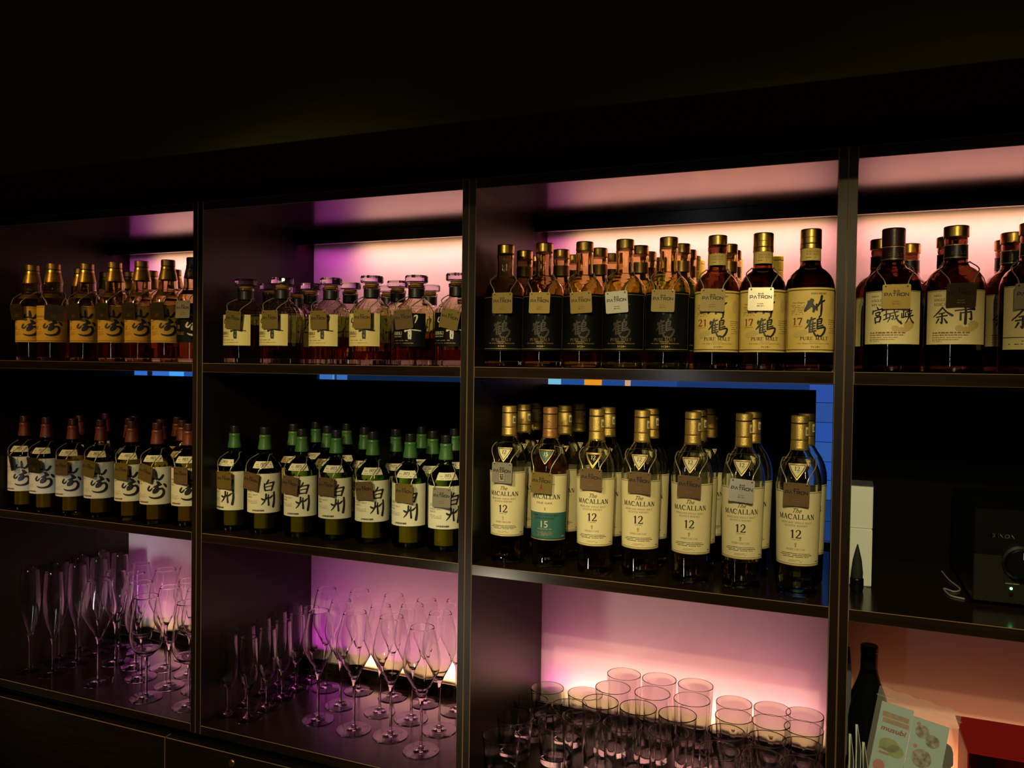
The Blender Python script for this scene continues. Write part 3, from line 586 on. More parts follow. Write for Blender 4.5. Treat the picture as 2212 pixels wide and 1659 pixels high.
def amber_proto(dark=False):
    t = empty('whisky_bottle')
    kid('glass', shell(PA, zb=0.010).mesh('glass', GLASSA), t); kid('liquid', liq('a', PA, 0.095, zb=0.0108), t)
    mb = MB().lathe([(0.0226, 0.2035), (0.0169, 0.2305), (0.0164, 0.2305), (0.0221, 0.2035)], 40, closed=True)
    nb = kid('neck_sleeve', mb.mesh('neck_sleeve', BLACKC if dark else BRONZE), t)
    ik = Ink()
    for i in range(7): ik.put(fine(-0.025, 0.025, 0.208 + i * 0.0026, 0.0009, i), INKG)
    kid('lettering', ik.mesh('lettering', surf_of([(0.0226, 0.2035), (0.0169, 0.2305)], 0.02, 0.0004)), nb)
    kid('foil_ring', MB().lathe([(0.0176, 0.2300), (0.0170, 0.2352), (0.0160, 0.2352), (0.0162, 0.2300)], 40, closed=True).mesh('foil_ring', BLACKC if dark else GOLD), t)
    kid('cap', MB().lathe([(0, 0.2356), (0.0160, 0.2356), (0.0160, 0.2378)], 36, 1).lathe([(0.0160, 0.2378), (0.0167, 0.2382), (0.0167, 0.2515), (0.0156, 0.253), (0, 0.253)], 36, 0).mesh('cap', [BLACKC if dark else BRONZE, BLACKC]), t)
    if dark:
        lb = kid('label', sheet('label', PA, 0.038, -0.05, 0.05, 0.0485, 0.1415, [P_BLACK]), t)
        sc = 0.000190; ik = Ink().put(brush(YAMA, 668, 910, sc), INKW, 0.012, 0.1195).put(brush(SAKI, 660, 1100, sc), INKW, 0.013, 0.086)
        ik.put(serif('YAMAZAKI', 0.0048, 0.034), INKG, -0.026, 0.1115).put(serif('SINGLE MALT', 0.0032, 0.030), INKG, -0.027, 0.1045).put(serif('18', 0.0085, 0.0095), INKG, -0.031, 0.081)
        for i in range(3): ik.put(fine(-0.040, -0.014, 0.073 - i * 0.003, 0.0009, i), INKG)
        kid('lettering', ik.mesh('lettering', surf_of(PA, 0.038, 0.0009)), lb)
    else:
        S, I = yam_label(False, True); lb = kid('label', S, t); kid('lettering', I, lb)
    kid('neck_label', sheet('neck_label', PA, 0.031, -0.026, 0.026, 0.1625, 0.1735, [P_BLACK if dark else BRONZE], nz=4), t)
    return t
def hib_proto(dark):
    t = empty('decanter')
    kid('glass', shell(PH, t=0.0035, zb=0.012, seg=24).mesh('glass', GLASSD, angle=8), t)
    kid('liquid', liq('hibd' if dark else 'hib', PH, 0.07, seg=24, zb=0.0128), t)
    kid('neck_band', MB().lathe([(0.0178, 0.1475), (0.0178, 0.1662), (0.0173, 0.1662), (0.0173, 0.1475)], 40, closed=True).mesh('neck_band', BLACKC), t)
    st = kid('stopper', MB().lathe([(0, 0.1797), (0.022, 0.1797), (0.025, 0.1815), (0.025, 0.1925), (0.0235, 0.195), (0, 0.195)], 24).mesh('stopper', GLASS, angle=8), t)
    kid('cork', solid([(0.0148, 0.1700), (0.0152, 0.1790), (0.0140, 0.1796)]).mesh('cork', CORK), st)
    lb = kid('label', sheet('label', PH, 0.048, -0.040, 0.040, 0.041, 0.111, [P_BLACK if dark else P_BUTTER], eps=0.0012), t)
    a, b = (INKW, INKG) if dark else (INK, INKB)
    sc = 0.000150; ik = Ink().put(brush(HIBI, 1900, 965, sc), a, 0.000, 0.0765)
    ik.put(serif('HIBIKI', 0.0068, 0.0250), a, -0.0235, 0.0655).put(serif('JAPANESE WHISKY', 0.0026, 0.0250), a, -0.0235, 0.0605)
    ik.put(fine(-0.031, 0.004, 0.053, 0.0012, 3), b).put(fine(-0.034, 0.015, 0.0475, 0.0010, 5), b)
    kid('lettering', ik.mesh('lettering', surf_of(PH, 0.048, 0.0018)), lb)
    return t
def take_label(kind):
    z0, z1 = 0.033, 0.1435; W = 0.053
    dark = kind == 'dark'
    S = sheet('label', PT, 0.041, -W, W, z0, z1, [P_BLACK if dark else P_YELLOW])
    ik = Ink(); k = INKG if dark else INK
    for x0, y0, x1, y1 in ((-W + 0.003, z0 + 0.004, W - 0.003, z0 + 0.004), (-W + 0.003, z1 - 0.004, W - 0.003, z1 - 0.004), (-W + 0.003, z0 + 0.004, -W + 0.003, z1 - 0.004), (W - 0.003, z0 + 0.004, W - 0.003, z1 - 0.004)):
        ik.put(line(x0, y0, x1, y1, 0.0012 if not dark else 0.0006), k)
    sc = 0.000172
    if dark:
        ik.put(brush(TAKE, 390, 945, sc), INK, 0, 0.112).put(brush(TSURU, 390, 1160, sc), INKD, 0, 0.075)
        ik.put(serif('PURE MALT', 0.0056, 0.040), INKB, 0, 0.052)
    else:
        ik.put(serif('NIKKA WHISKY', 0.0030, 0.026, heavy=1.5), INK, 0.006, 0.1315)
        ik.put(disc(0.034, 0.115, 0.006, ry=0.012), INKS).put(disc(-0.020, 0.0665, 0.009, ry=0.005), INKS).put(disc(-0.029, 0.063, 0.006, ry=0.005), INKS)
        ik.put(brush(TAKE, 390, 945, sc), INK, 0.000, 0.1115).put(brush(TSURU, 390, 1160, sc), INK, 0.001, 0.0765)
        ik.put(serif('PURE MALT', 0.0060, 0.047, heavy=1.5), INK, 0.0, 0.0535)
        ik.put(serif(kind, 0.0125, 0.0165, heavy=1.4), INKR, -0.0285, 0.0795).put(serif('YEARS OLD', 0.0018, 0.0155), INKR, -0.0285, 0.0762)
        ik.put(sans('from Glasgow', 0.0030, 0.022, shear=0.35), INKB, -0.0275, 0.1165)
        for i in range(6): ik.put(fine(-0.040, -0.0165, 0.1125 - i * 0.0030, 0.0010, i), INKB)
        for i in range(6): ik.put(fine(0.024, 0.044, 0.088 - i * 0.0036, 0.0010, i + 20), INKB)
        ik.put(serif('TAKETSURU', 0.0024, 0.017), INKB, 0.034, 0.0655)
    ik.put(serif('PRODUCED BY', 0.0014, 0.017), k, 0.0, 0.0500).put(serif('THE NIKKA WHISKY DISTILLING', 0.0017, 0.055), k, 0.0, 0.0468).put(sans('ウイスキー', 0.0032, 0.0155, bold=0.03), k, 0.002, 0.0402)
    return S, ik.mesh('lettering', surf_of(PT, 0.041, 0.0009))
def take_proto(kind, lev=0.12, sealed=False, neck=None):
    t = empty('whisky_bottle'); dark = kind == 'dark'
    kid('glass', shell(PT, zb=0.012).mesh('glass', GLASST if dark else GLASSK), t)
    kid('liquid', liq('t', PT, lev, zb=0.0128), t)
    if sealed:
        kid('cap', solid([(0.0170, 0.2215), (0.0177, 0.2225), (0.0177, 0.2325), (0.0172, 0.2330), (0.0177, 0.2335), (0.0177, 0.2465), (0.0166, 0.248)]).mesh('cap', GOLD), t)
        kid('foil_ring', MB().lathe([(0.0180, 0.2140), (0.0178, 0.2213), (0.0168, 0.2213), (0.0168, 0.2140)], 40, closed=True).mesh('foil_ring', GOLD), t)
    else:
        kid('cap', solid([(0.0168, 0.2292), (0.0172, 0.2298), (0.0172, 0.2465), (0.0162, 0.248)]).mesh('cap', GOLD), t)
    if neck:
        nb = kid('neck_band', MB().lathe([(0.0172, 0.1925), (0.0170, 0.2138), (0.0167, 0.2138), (0.0168, 0.1925)], 40, closed=True).mesh('neck_band', neck), t)
        ik = Ink().put(serif('TAKETSURU', 0.0030, 0.022), INKB, 0.0, 0.2065).put(serif('PURE MALT', 0.0030, 0.021), INKB, 0.0, 0.2018).put(fine(-0.011, 0.006, 0.197, 0.0014, 4), INKB)
        kid('lettering', ik.mesh('lettering', surf_of([(0.0172, 0.1925), (0.0170, 0.2138)], 0.017, 0.0004)), nb)
    S, I = take_label(kind); lb = kid('label', S, t); kid('lettering', I, lb)
    return t
def miya_proto(kind):
    t = empty('whisky_bottle'); R0 = 0.0459
    kid('glass', shell(PM, zb=0.012).mesh('glass', GLASSK), t)
    kid('liquid', liq('miy', PM, 0.155 if kind == 'miya' else 0.10, zb=0.0128), t)
    if kind == 'miya': kid('cap', solid([(0.0178, 0.2165), (0.0187, 0.2175), (0.0187, 0.2465), (0.0176, 0.248)]).mesh('cap', BROWNC), t)
    else: kid('cap', solid([(0.0185, 0.2292), (0.0194, 0.2300), (0.0194, 0.2465), (0.0184, 0.248)]).mesh('cap', GOLD), t)
    nb = kid('neck_band', MB().lathe([(0.0184, 0.1925), (0.0180, 0.2165), (0.0170, 0.2165), (0.0175, 0.1925)], 40, closed=True).mesh('neck_band', BLACKC if kind != 'miya' else BROWNC), t)
    ik = Ink().put(line(-0.05, 0.2155, 0.05, 0.2155, 0.0012), INKG).put(line(-0.05, 0.1945, 0.05, 0.1945, 0.0008), INKG).put(fine(-0.008, 0.014, 0.203, 0.0014, 4), INKB).put(fine(-0.008, 0.014, 0.1995, 0.0014, 7), INKB)
    kid('lettering', ik.mesh('lettering', surf_of([(0.0184, 0.1925), (0.0180, 0.2165)], 0.018, 0.0005)), nb)
    z0, z1 = 0.048, 0.138; W = 0.052
    if kind == 'wide': z0, z1 = 0.040, 0.143
    lb = kid('label', sheet('label', PM, R0, -W, W, z0, z1, [P_STRAW]), t)
    ik = Ink().put(line(-W, z1 - 0.0012, W, z1 - 0.0012, 0.0008), INKB)
    ik.put(disc(0.004, 0.0745, 0.006, ry=0.005), INKS).put(disc(0.016, 0.0725, 0.012, ry=0.004), INKS).put(disc(0.026, 0.0800, 0.009, ry=0.007), INKS)
    if kind == 'wide':
        ik.put(serif('SINGLE MALT', 0.0045, 0.046), INK, -0.005, 0.124)
        ik.put(brush(YO, 292, 1078, 0.00019), INK, 0.0, 0.089).put(brush(ICHI, 292, 1078, 0.00019), INK, 0.0, 0.089)
        ik.put(line(-W, 0.0595, W, 0.0595, 0.0012), INK).put(fine(-0.02, 0.03, 0.053, 0.0016, 3), INK).put(fine(-0.04, 0.03, 0.048, 0.0014, 5), INK)
    else:
        ik.put(serif('NIKKA', 0.0028, 0.013), INK, -0.029, 0.1275).put(serif('SINGLE MALT', 0.0042, 0.034), INK, -0.018, 0.1195)
        if kind == 'miya':
            ik.put(serif('MIYAGIKYO', 0.0042, 0.034), INK, -0.018, 0.1125)
            for q_, cx_ in ((MIYA, 232), (GI, 366), (KYO, 505)): ik.put(brush(q_, 366, 1065, 0.000172), INK, -0.0005, 0.0965)
        else:
            ik.put(serif('YOICHI', 0.0046, 0.024), INK, -0.0235, 0.1120)
            ik.put(brush(YO, 292, 1078, 0.000168), INK, -0.0045, 0.0955).put(brush(ICHI, 292, 1078, 0.000168), INK, -0.0045, 0.0955)
        for i, (h, x1) in enumerate(((0.0026, 0.020), (0.0018, 0.018), (0.0012, 0.008), (0.0012, 0.004))): ik.put(fine(-0.037, x1, 0.0660 - i * 0.0036, h, i + 3, 0.95), INKB)
        ik.put(sans('ウイスキー', 0.0026, 0.0165), INKB, -0.029, 0.0515)
    kid('lettering', ik.mesh('lettering', surf_of(PM, R0, 0.0009)), lb)
    return t
def mac_proto(kind):
    """kind: '12', 'double', '15'"""
    t = empty('whisky_bottle'); f15 = kind == '15'; R0 = 0.0372
    kid('glass', shell(PC, zb=0.016).mesh('glass', GLASSB), t)
    kid('liquid', liq('mac15' if f15 else 'mac', PC, 0.222 if f15 else 0.075, zb=0.0168), t)
    cm = COPPERF if f15 else GOLDT
    cp = kid('capsule', solid([(0.0157, 0.2555), (0.0153, 0.262), (0.0150, 0.2718), (0.0147, 0.2722), (0.0147, 0.2738), (0.0150, 0.2742), (0.0149, 0.3012), (0.0142, 0.3018)]).mesh('capsule', cm), t)
    kid('cap', MB().lathe([(0, 0.3018), (0.0142, 0.3018), (0.0142, 0.3036)], 36, 1).lathe([(0.0142, 0.3036), (0.0150, 0.3040), (0.0150, 0.3148), (0.0140, 0.316), (0, 0.316)], 36, 0).mesh('cap', [cm, BLACKC]), t)
    pf = [(0.0157, 0.2555), (0.0149, 0.3012)]
    if f15:
        ik = Ink().put(serif('MACALLAN', 0.0026, 0.018), INKB, 0, 0.2775).put(serif('THE', 0.0018, 0.004), INKB, 0, 0.2815).put(stroke([(-0.004, 0.2855), (0, 0.2885), (0.004, 0.2855)], [0.0012, 0.002, 0.0012]), INKB)
        kid('lettering', ik.mesh('lettering', surf_of(pf, 0.0152, 0.0004)), cp)
    else:
        ss = kid('seal_strip', sheet('seal_strip', pf, 0.0152, 0.0115, 0.0185, 0.2815, 0.2965, [P_CREAM], eps=0.0006, nz=3), t)
        ik = Ink()
        for q in range(4): ik.put(rect(0.0130 + 0.0012 * q, 0.0138 + 0.0012 * q, 0.2835 + 0.001 * (q % 2), 0.2920), INK)
        kid('lettering', ik.mesh('lettering', surf_of(pf, 0.0152, 0.0009)), ss)
    z0, z1 = 0.056, 0.186; W = 0.052
    lb = kid('label', sheet('label', PC, R0, -W, W, z0, z1, [P_TEAL, P_CREAM] if f15 else [P_CREAM], nz=10, split=0.1105 if f15 else None), t)
    ik = Ink()
    for x0, y0, x1, y1 in ((-W + 0.0015, z0 + 0.0035, W - 0.0015, z0 + 0.0035), (-W + 0.0015, z1 - 0.002, W - 0.0015, z1 - 0.002), (-W + 0.0015, z0 + 0.0035, -W + 0.0015, z1 - 0.002), (W - 0.0015, z0 + 0.0035, W - 0.0015, z1 - 0.002)):
        ik.put(line(x0, y0, x1, y1, 0.0006), INK)
    ik.put(line(-W, z0 + 0.0008, W, z0 + 0.0008, 0.0014), INKG)
    ik.put(line(-0.020, 0.1670, -0.009, 0.1655, 0.0016), INKG).put(line(0.009, 0.1655, 0.020, 0.1670, 0.0016), INKG).put(sans('1824', 0.0022, 0.0085, bold=0.04), INK, 0, 0.1625)
    ik.put(sans('The', 0.0080, 0.0150, shear=0.45, bold=0.015), INKB, 0, 0.1490)
    ik.put(serif('MACALLAN', 0.0088, 0.0630, heavy=1.2), INK, 0, 0.1375)
    gk = INKB
    if f15:
        ik.put(sans('FINE OAK', 0.0042, 0.0330), INKB, 0, 0.1275)
        for i in range(2): ik.put(disc(0.001, 0.1195 - i * 0.003, 0.0016), INKG)
        ik.put(serif('HIGHLAND SINGLE MALT', 0.0032, 0.058), INK, 0.002, 0.1035).put(serif('SCOTCH WHISKY', 0.0032, 0.042), INK, 0, 0.0975)
        ik.put(sans('15', 0.0135, 0.0145), INKW, 0, 0.0810).put(serif('FIFTEEN YEARS OLD', 0.0018, 0.030), INKW, 0, 0.0772)
        for i in range(4): ik.put(fine(-0.017, 0.018, 0.0722 - i * 0.0024, 0.0009, i), INKG)
        ik.put(sans('700ml', 0.0030, 0.008), INKW, 0.042, 0.0620)
    else:
        ik.put(serif('HIGHLAND SINGLE MALT', 0.0033, 0.0530), gk, 0, 0.1300).put(serif('SCOTCH WHISKY', 0.0033, 0.0390), gk, 0, 0.1245)
        ik.put(serif('12', 0.0145, 0.0175, heavy=1.2), INK, 0, 0.1045).put(serif('YEARS OLD', 0.0017, 0.0150), INK, 0, 0.1012)
        ik.put(disc(0, 0.0945, 0.0022), INKG).put(disc(0, 0.0905, 0.0016), INKG)
        ik.put(serif('DOUBLE CASK' if kind == 'double' else 'SHERRY OAK CASK', 0.0032, 0.0330 if kind != 'double' else 0.029), INKB, 0, 0.0835)
        for i, q in enumerate((0.026, 0.029, 0.023)): ik.put(fine(-q, q, 0.0770 - i * 0.0029, 0.0012, i + 40, 0.97), INK)
        ik.put(fine(-0.012, 0.012, 0.0655, 0.0012, 8), INKG).put(fine(-0.012, 0.012, 0.0632, 0.0010, 9), INKG)
        ik.put(sans('40%vol', 0.0026, 0.010), INK, 0.0425, 0.0625).put(sans('70cl', 0.0026, 0.007), INK, -0.045, 0.0625)
    kid('lettering', ik.mesh('lettering', surf_of(PC, R0, 0.0009)), lb)
    # triangular shoulder label
    st = surf_of(PC, 0.033, 0.0004); st2 = surf_of(PC, 0.033, 0.0009)
    tri = [(-0.0175, 0.2330), (0.0175, 0.2330), (0, 0.2060)]; tri2 = [(-0.0145, 0.2313), (0.0145, 0.2313), (0, 0.2090)]; tri3 = [(-0.0130, 0.2303), (0.0130, 0.2303), (0, 0.2106)]
    n = Ink().put((tri, [(0, 2, 1)]), P_BLACK if f15 or kind == 'double' else P_CREAM)
    def dense(t_): # triangle cut into rows so it can follow the shoulder
        v = []; f = []; N = 8
        for j in range(N + 1):
            q = j / N
            L_ = (t_[2][0] + (t_[0][0] - t_[2][0]) * q, t_[2][1] + (t_[0][1] - t_[2][1]) * q); R_ = (t_[2][0] + (t_[1][0] - t_[2][0]) * q, L_[1])
            v += [(L_[0] - (1e-5 if j == 0 else 0), L_[1]), (R_[0] + (1e-5 if j == 0 else 0), R_[1])]
        for j in range(N): f.append((2 * j, 2 * j + 1, 2 * j + 3, 2 * j + 2))
        return v, f
    body = P_TEAL if f15 else (P_BLACK if kind == 'double' else P_CREAM)
    nl = kid('neck_label', Ink().put(dense(tri), body).mesh('neck_label', st, 0.004), t)
    fk = INKW if (f15 or kind == 'double') else INK
    k = Ink()
    for ta, col in ((tri, INKG), (tri2, INKG if kind == 'double' else INK)):
        for i in range(3):
            p, q = ta[i], ta[(i + 1) % 3]; s_ = 8
            for j in range(s_): k.put(line(p[0] + (q[0] - p[0]) * j / s_, p[1] + (q[1] - p[1]) * j / s_, p[0] + (q[0] - p[0]) * (j + 1) / s_, p[1] + (q[1] - p[1]) * (j + 1) / s_, 0.0011), col)
    k.put(serif('15' if f15 else '12', 0.0072, 0.0085, heavy=1.2), INKG if f15 else fk, 0, 0.2215).put(fine(-0.003, 0.003, 0.2190, 0.0008, 2), fk)
    kid('lettering', k.mesh('lettering', st2, 0.003), nl)
    return t
def yellow_proto():
    t = empty('whisky_bottle')
    q = [(0.028, 0), (0.0305, 0.003), (0.031, 0.01), (0.031, 0.15), (0.029, 0.162), (0.022, 0.176), (0.016, 0.186), (0.0135, 0.196), (0.013, 0.225)]
    kid('glass', shell(q, zb=0.012).mesh('glass', GLASSG), t)
    kid('capsule', solid([(0.0150, 0.196), (0.0150, 0.212), (0.0143, 0.2135), (0.0150, 0.215), (0.0152, 0.234), (0.0140, 0.2355)]).mesh('capsule', YELLOWF), t)
    kid('cap', solid([(0.0150, 0.2360), (0.0154, 0.237), (0.0154, 0.244), (0.0144, 0.2455)]).mesh('cap', YELLOWF), t)
    kid('label', sheet('label', q, 0.031, -0.04, 0.04, 0.05, 0.13, [P_CREAM]), t)
    return t

class Place:
    """puts the first bottle of a kind down itself, then copies of it"""
    def __init__(s, proto): s.p = proto; s.used = False
    def at(s, x, y, z, rot, label, cat, group, level=None):
        o = dup(s.p) if s.used else s.p
        s.used = True
        o.location = (x, y, z); o.rotation_euler = (0, 0, R(rot)); tag(o, label, cat, group)
        if level:
            for c in KIDS[o.name]:
                if c.name.startswith('liquid'): c.data = level
        return o

# ---- name tags on chains
def tag_plate(m_, extra=None):
    W, H = 0.0215, 0.0205; c = 0.0028; poly = []
    for sx, sy, a0 in ((1, 1, 0), (-1, 1, 90), (-1, -1, 180), (1, -1, 270)):
        for k in range(5):
            a = R(a0 + 22.5 * k); poly.append((sx * (W - c) + c * math.cos(a), sy * (H - c) + c * math.sin(a)))
    pl = MB().prism(poly, -0.0006, 0.0006).mesh('plate', m_, smooth=False)
    G = {'P': ([(0, 0), (0, 1), (0.85, 1), (1, 0.85), (1, 0.5), (0.85, 0.36), (0.1, 0.36)],), 'A': ([(0, 0), (0.5, 1), (1, 0)],), 'T': ([(0, 1), (1, 1)], [(0.5, 1), (0.5, 0)]),
         'R': ([(0, 0), (0, 1), (0.85, 1), (1, 0.85), (1, 0.55), (0.85, 0.42), (0.1, 0.42)], [(0.55, 0.42), (1, 0)]), 'O': ([(0.15, 0), (0, 0.15), (0, 0.85), (0.15, 1), (0.85, 1), (1, 0.85), (1, 0.15), (0.85, 0), (0.15, 0)],),
         'N': ([(0, 0), (0, 1), (1, 0), (1, 1)],), 'B': ([(0, 0), (0, 1), (0.9, 1), (0.9, 0.55), (0, 0.5), (1, 0.45), (1, 0), (0, 0)],)}
    def word(t_, w_, gap, h, th):
        out = []
        for i, ch in enumerate(t_):
            for pth in G[ch]:
                P = [(i * (w_ + gap) + x * w_, y * h) for x, y in pth]
                for p, q in zip(P[:-1], P[1:]): out.append(stroke([p, q], [th, th], raw=True))
        s_ = merge(out); a, b = width(s_); return xf(s_, 1, 1, dx=-(a + b) / 2)
    k = Ink().put(word('PATRON', 0.0045, 0.0018, 0.0048, 0.0012), INK, 0, 0.0012).put(word('BAR', 0.0021, 0.0011, 0.0023, 0.0007), INK, 0, 0.0082)
    for s_ in (-1, 1): k.put(disc(s_ * 0.0165, 0.0168, 0.0014), INK)
    if extra == 'kana':
        k.put(rect(-0.0062, 0.0062, -0.0165, -0.0005), INKR).put(rect(-0.0053, 0.0053, -0.0156, -0.0014), P_WHITE).put(rect(-0.0043, 0.0043, -0.0147, -0.0022), INK)
        k.put(sans('セ', 0.0050, 0.0062, bold=0.04), P_WHITE, 0, -0.0085).put(sans('ロ', 0.0044, 0.0054, bold=0.04), P_WHITE, 0, -0.0141)
    elif extra == 'jump':
        for P, Wd in (([(0.0012, -0.0015), (0.0010, -0.0062)], [0.0006, 0.0010]), ([(0.0006, -0.0052), (0.0004, -0.0100)], [0.0020, 0.0026]), ([(0.0002, -0.0098), (-0.0022, -0.0128), (-0.0052, -0.0150)], [0.0019, 0.0014, 0.0010]),
                      ([(0.0008, -0.0098), (0.0036, -0.0124), (0.0070, -0.0152)], [0.0019, 0.0014, 0.0010]), ([(0.0000, -0.0072), (-0.0022, -0.0084), (-0.0034, -0.0104)], [0.0010, 0.0008, 0.0007])):
            k.put(stroke(P, Wd), INKR)
        k.put(disc(0.0004, -0.0042, 0.0010), INKR).put(disc(0.0013, -0.0010, 0.0008), INKR)
    else:
        k.put(fine(-0.0055, 0.0050, -0.0088, 0.0013, 5, 0.95), INKB).put(fine(-0.0060, 0.0058, -0.0128, 0.0019, 6, 0.9), INKB)
    sub = []
    for i, (sh, m2) in enumerate(k.items):
        dz = 0.00012 * (i if extra == 'kana' and i >= 4 else 0); sub.append(dz)
    lt = k.mesh('lettering', lambda x, y: (x, -0.0008, y), 0)
    if extra == 'kana':     # lift the small badge in layers
        order = {INKR: 0.00002, P_WHITE: 0.00008, INK: 0.00014}
        for p in lt.polygons:
            for vi in p.vertices:
                if abs(lt.vertices[vi].co.x) < 0.0065 and lt.vertices[vi].co.z < 0.0:
                    lt.vertices[vi].co.y = -0.0008 - order.get(lt.materials[p.material_index], 0)
        for p in lt.polygons:
            if lt.materials[p.material_index] == P_WHITE and max(abs(lt.vertices[v].co.x) for v in p.vertices) < 0.0042:
                for vi in p.vertices: lt.vertices[vi].co.y = -0.0012
    return pl, lt
TAGS = {}
def name_tag(bx, by, bz, prof, R0, neck_z, dx, tz, tilt, metal, label, extra=None, ang=0.0, lean=0.0, turn=0.0):
    """plate hanging in front of a bottle from a chain round its neck; tz = height of the plate's middle above the shelf"""
    key = (metal, extra)
    if key not in TAGS: TAGS[key] = tag_plate({'lit_plate': PLATE_LIT, 'brass': BRASS, 'copper': COPPER, 'shaded': BRASS_SHADED}[metal], extra)
    pl, lt = TAGS[key]
    ca, sa = math.cos(R(ang)), math.sin(R(ang)); off = R0 + 0.0052
    def W(lx, ly): return (bx + lx * ca - ly * sa, by + lx * sa + ly * ca)
    px, py = W(dx, -off)
    t = empty('name_tag', (px, py, bz + tz)); t.rotation_euler = (R(lean), R(-tilt), R(ang + turn))
    tag(t, label, 'name tag', 'bottle-keep name tags')
    p = obj('plate', pl, t); obj('lettering', lt, p)
    M = t.rotation_euler.to_matrix().to_4x4(); M.translation = t.location
    Mi = M.inverted(); pts = []
    def side(s_):
        h = M @ Vector((s_ * 0.0165, -0.0002, 0.0178)); P = [h]
        lx, ly = (h.x - bx) * ca + (h.y - by) * sa, -(h.x - bx) * sa + (h.y - by) * ca
        a0 = math.atan2(lx, -ly); z0 = h.z - bz; r0 = math.hypot(lx, ly); n = 9
        for i in range(1, n + 1):
            q = i / n; z = z0 + (neck_z - z0) * min(1.0, q / 0.6) ** 0.9; a = a0 + (s_ * R(150) - a0) * q ** 1.7
            rs = prof_r(prof, z) + 0.0022; r = max(rs, r0 * (1 - q / 0.6) + rs * q / 0.6 if q < 0.6 else rs)
            x, y = W(r * math.sin(a), -r * math.cos(a)); P.append(Vector((x, y, bz + z)))
        return P
    A, B = side(-1), side(1)
    rb = prof_r(prof, neck_z) + 0.0022; bk = W(0, rb)
    path = A + [Vector((bk[0], bk[1], bz + neck_z))] + B[::-1]
    path = catmull([tuple(Mi @ v) for v in path], 10)
    mb = MB().tube(path, 0.0010, 5, radf=lambda i: 0.0008 + 0.0005 * (i % 2))
    obj('chain', mb.mesh('chain', CHAINM, angle=80), t)
    return t

# ================================================================== bottles, top row
FR = 'front row of amber-labelled bottles'
amF = [(-0.591, .044), (-0.506, .040), (-0.417, .065), (-0.319, .065), (-0.231, .068), (-0.147, .071)]
pa = Place(amber_proto())
for i, (x, y) in enumerate(amF):
    n = 5 - i
    pa.at(x, y, AT, 30, 'gold-capped whisky bottle with amber brush-lettered label, %s from the half-hidden dark-labelled bottle' % ORD[n], 'bottle', FR, liq('a', PA, (0.09, 0.11, 0.12, 0.10, 0.115, 0.08)[i], zb=0.0108))
pd = Place(amber_proto(True))
pd.at(-0.052, .057, AT, 32, 'dark-labelled whisky bottle half hidden by the upright beside the decanters', 'bottle', FR)
for i, (x, y) in enumerate([(-0.287, .232), (-0.374, .234), (-0.454, .228), (-0.528, .219), (-0.522, .133)]):
    pa.at(x, y, AT, 30, 'bronze-capped whisky bottle behind the amber-labelled front row, %s from the upright' % ORD[i], 'bottle', 'bottles behind the amber-labelled row', liq('a', PA, 0.06, zb=0.0108))
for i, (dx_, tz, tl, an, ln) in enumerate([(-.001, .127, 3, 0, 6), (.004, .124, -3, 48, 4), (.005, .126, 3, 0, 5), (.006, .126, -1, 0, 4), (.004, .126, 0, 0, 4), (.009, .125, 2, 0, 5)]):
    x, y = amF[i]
    name_tag(x, y, AT, PA, 0.038, 0.181, dx_, tz, tl, 'shaded', 'dull square metal name tag on the %s amber-labelled bottle from the dark-labelled one' % ORD[5 - i], ang=an, lean=ln)
name_tag(-0.052, .057, AT, PA, 0.038, 0.181, .009, .126, 0, 'lit_plate', 'greenish square name tag on the dark-labelled bottle beside the upright', lean=-3)

DG = 'front row of decanters'
hb = [(0.114, .047), (0.218, .046), (0.326, .080), (0.440, .069), (0.541, .087), (0.644, .078)]
ph = Place(hib_proto(False)); pk = Place(hib_proto(True))
lv = (0.088, 0.048, 0.062, 0.049, 0.072, 0.060)
for i, (x, y) in enumerate(hb):
    if i < 4: ph.at(x, y, AT, 5, 'faceted glass-stoppered decanter with cream label, %s from the dark-labelled decanters' % ORD[3 - i], 'decanter', DG, liq('hib', PH, lv[i], seg=24, zb=0.0128))
    else: pk.at(x, y, AT, 5, ('faceted decanter with dark label wearing a brown tag', 'faceted decanter with dark label and steeply tilted tag, cut by the upright')[i - 4], 'decanter', DG, liq('hibd', PH, lv[i], seg=24, zb=0.0128))
for i, (x, y) in enumerate([(0.102, .148), (0.109, .246), (0.207, .168), (0.312, .178), (0.365, .262), (0.445, .172), (0.475, .272), (0.575, .258)]):
    ph.at(x, y, AT, 5, 'glass-stoppered decanter behind the front decanters, %s along from the wooden side panel' % ORD[i], 'decanter', 'decanters in the rear rows', liq('hib', PH, 0.04 + 0.012 * (i % 3), seg=24, zb=0.0128))
TI = [(.010, .098, -6), (.009, .098, 0), (.005, .098, 0), (.010, .098, 0), (-.001, .098, 5), (.009, .097, -13)]
DN = ['fourth cream-labelled decanter from the dark-labelled ones', 'third cream-labelled decanter from the dark-labelled ones', 'second cream-labelled decanter from the dark-labelled ones', 'first cream-labelled decanter beside the dark-labelled ones', 'first dark-labelled decanter', 'dark-labelled decanter cut by the upright']
for i, (a, b, c) in enumerate(TI):
    name_tag(hb[i][0], hb[i][1], AT, PH, 0.048, 0.150, a, b, c, 'copper' if i == 4 else 'brass', ('brown copper name tag on the ' if i == 4 else 'tilted brass name tag on the ' if abs(c) > 4 else 'brass square name tag on the ') + DN[i], lean=(3, 2, 3, 1, 5, 2)[i])

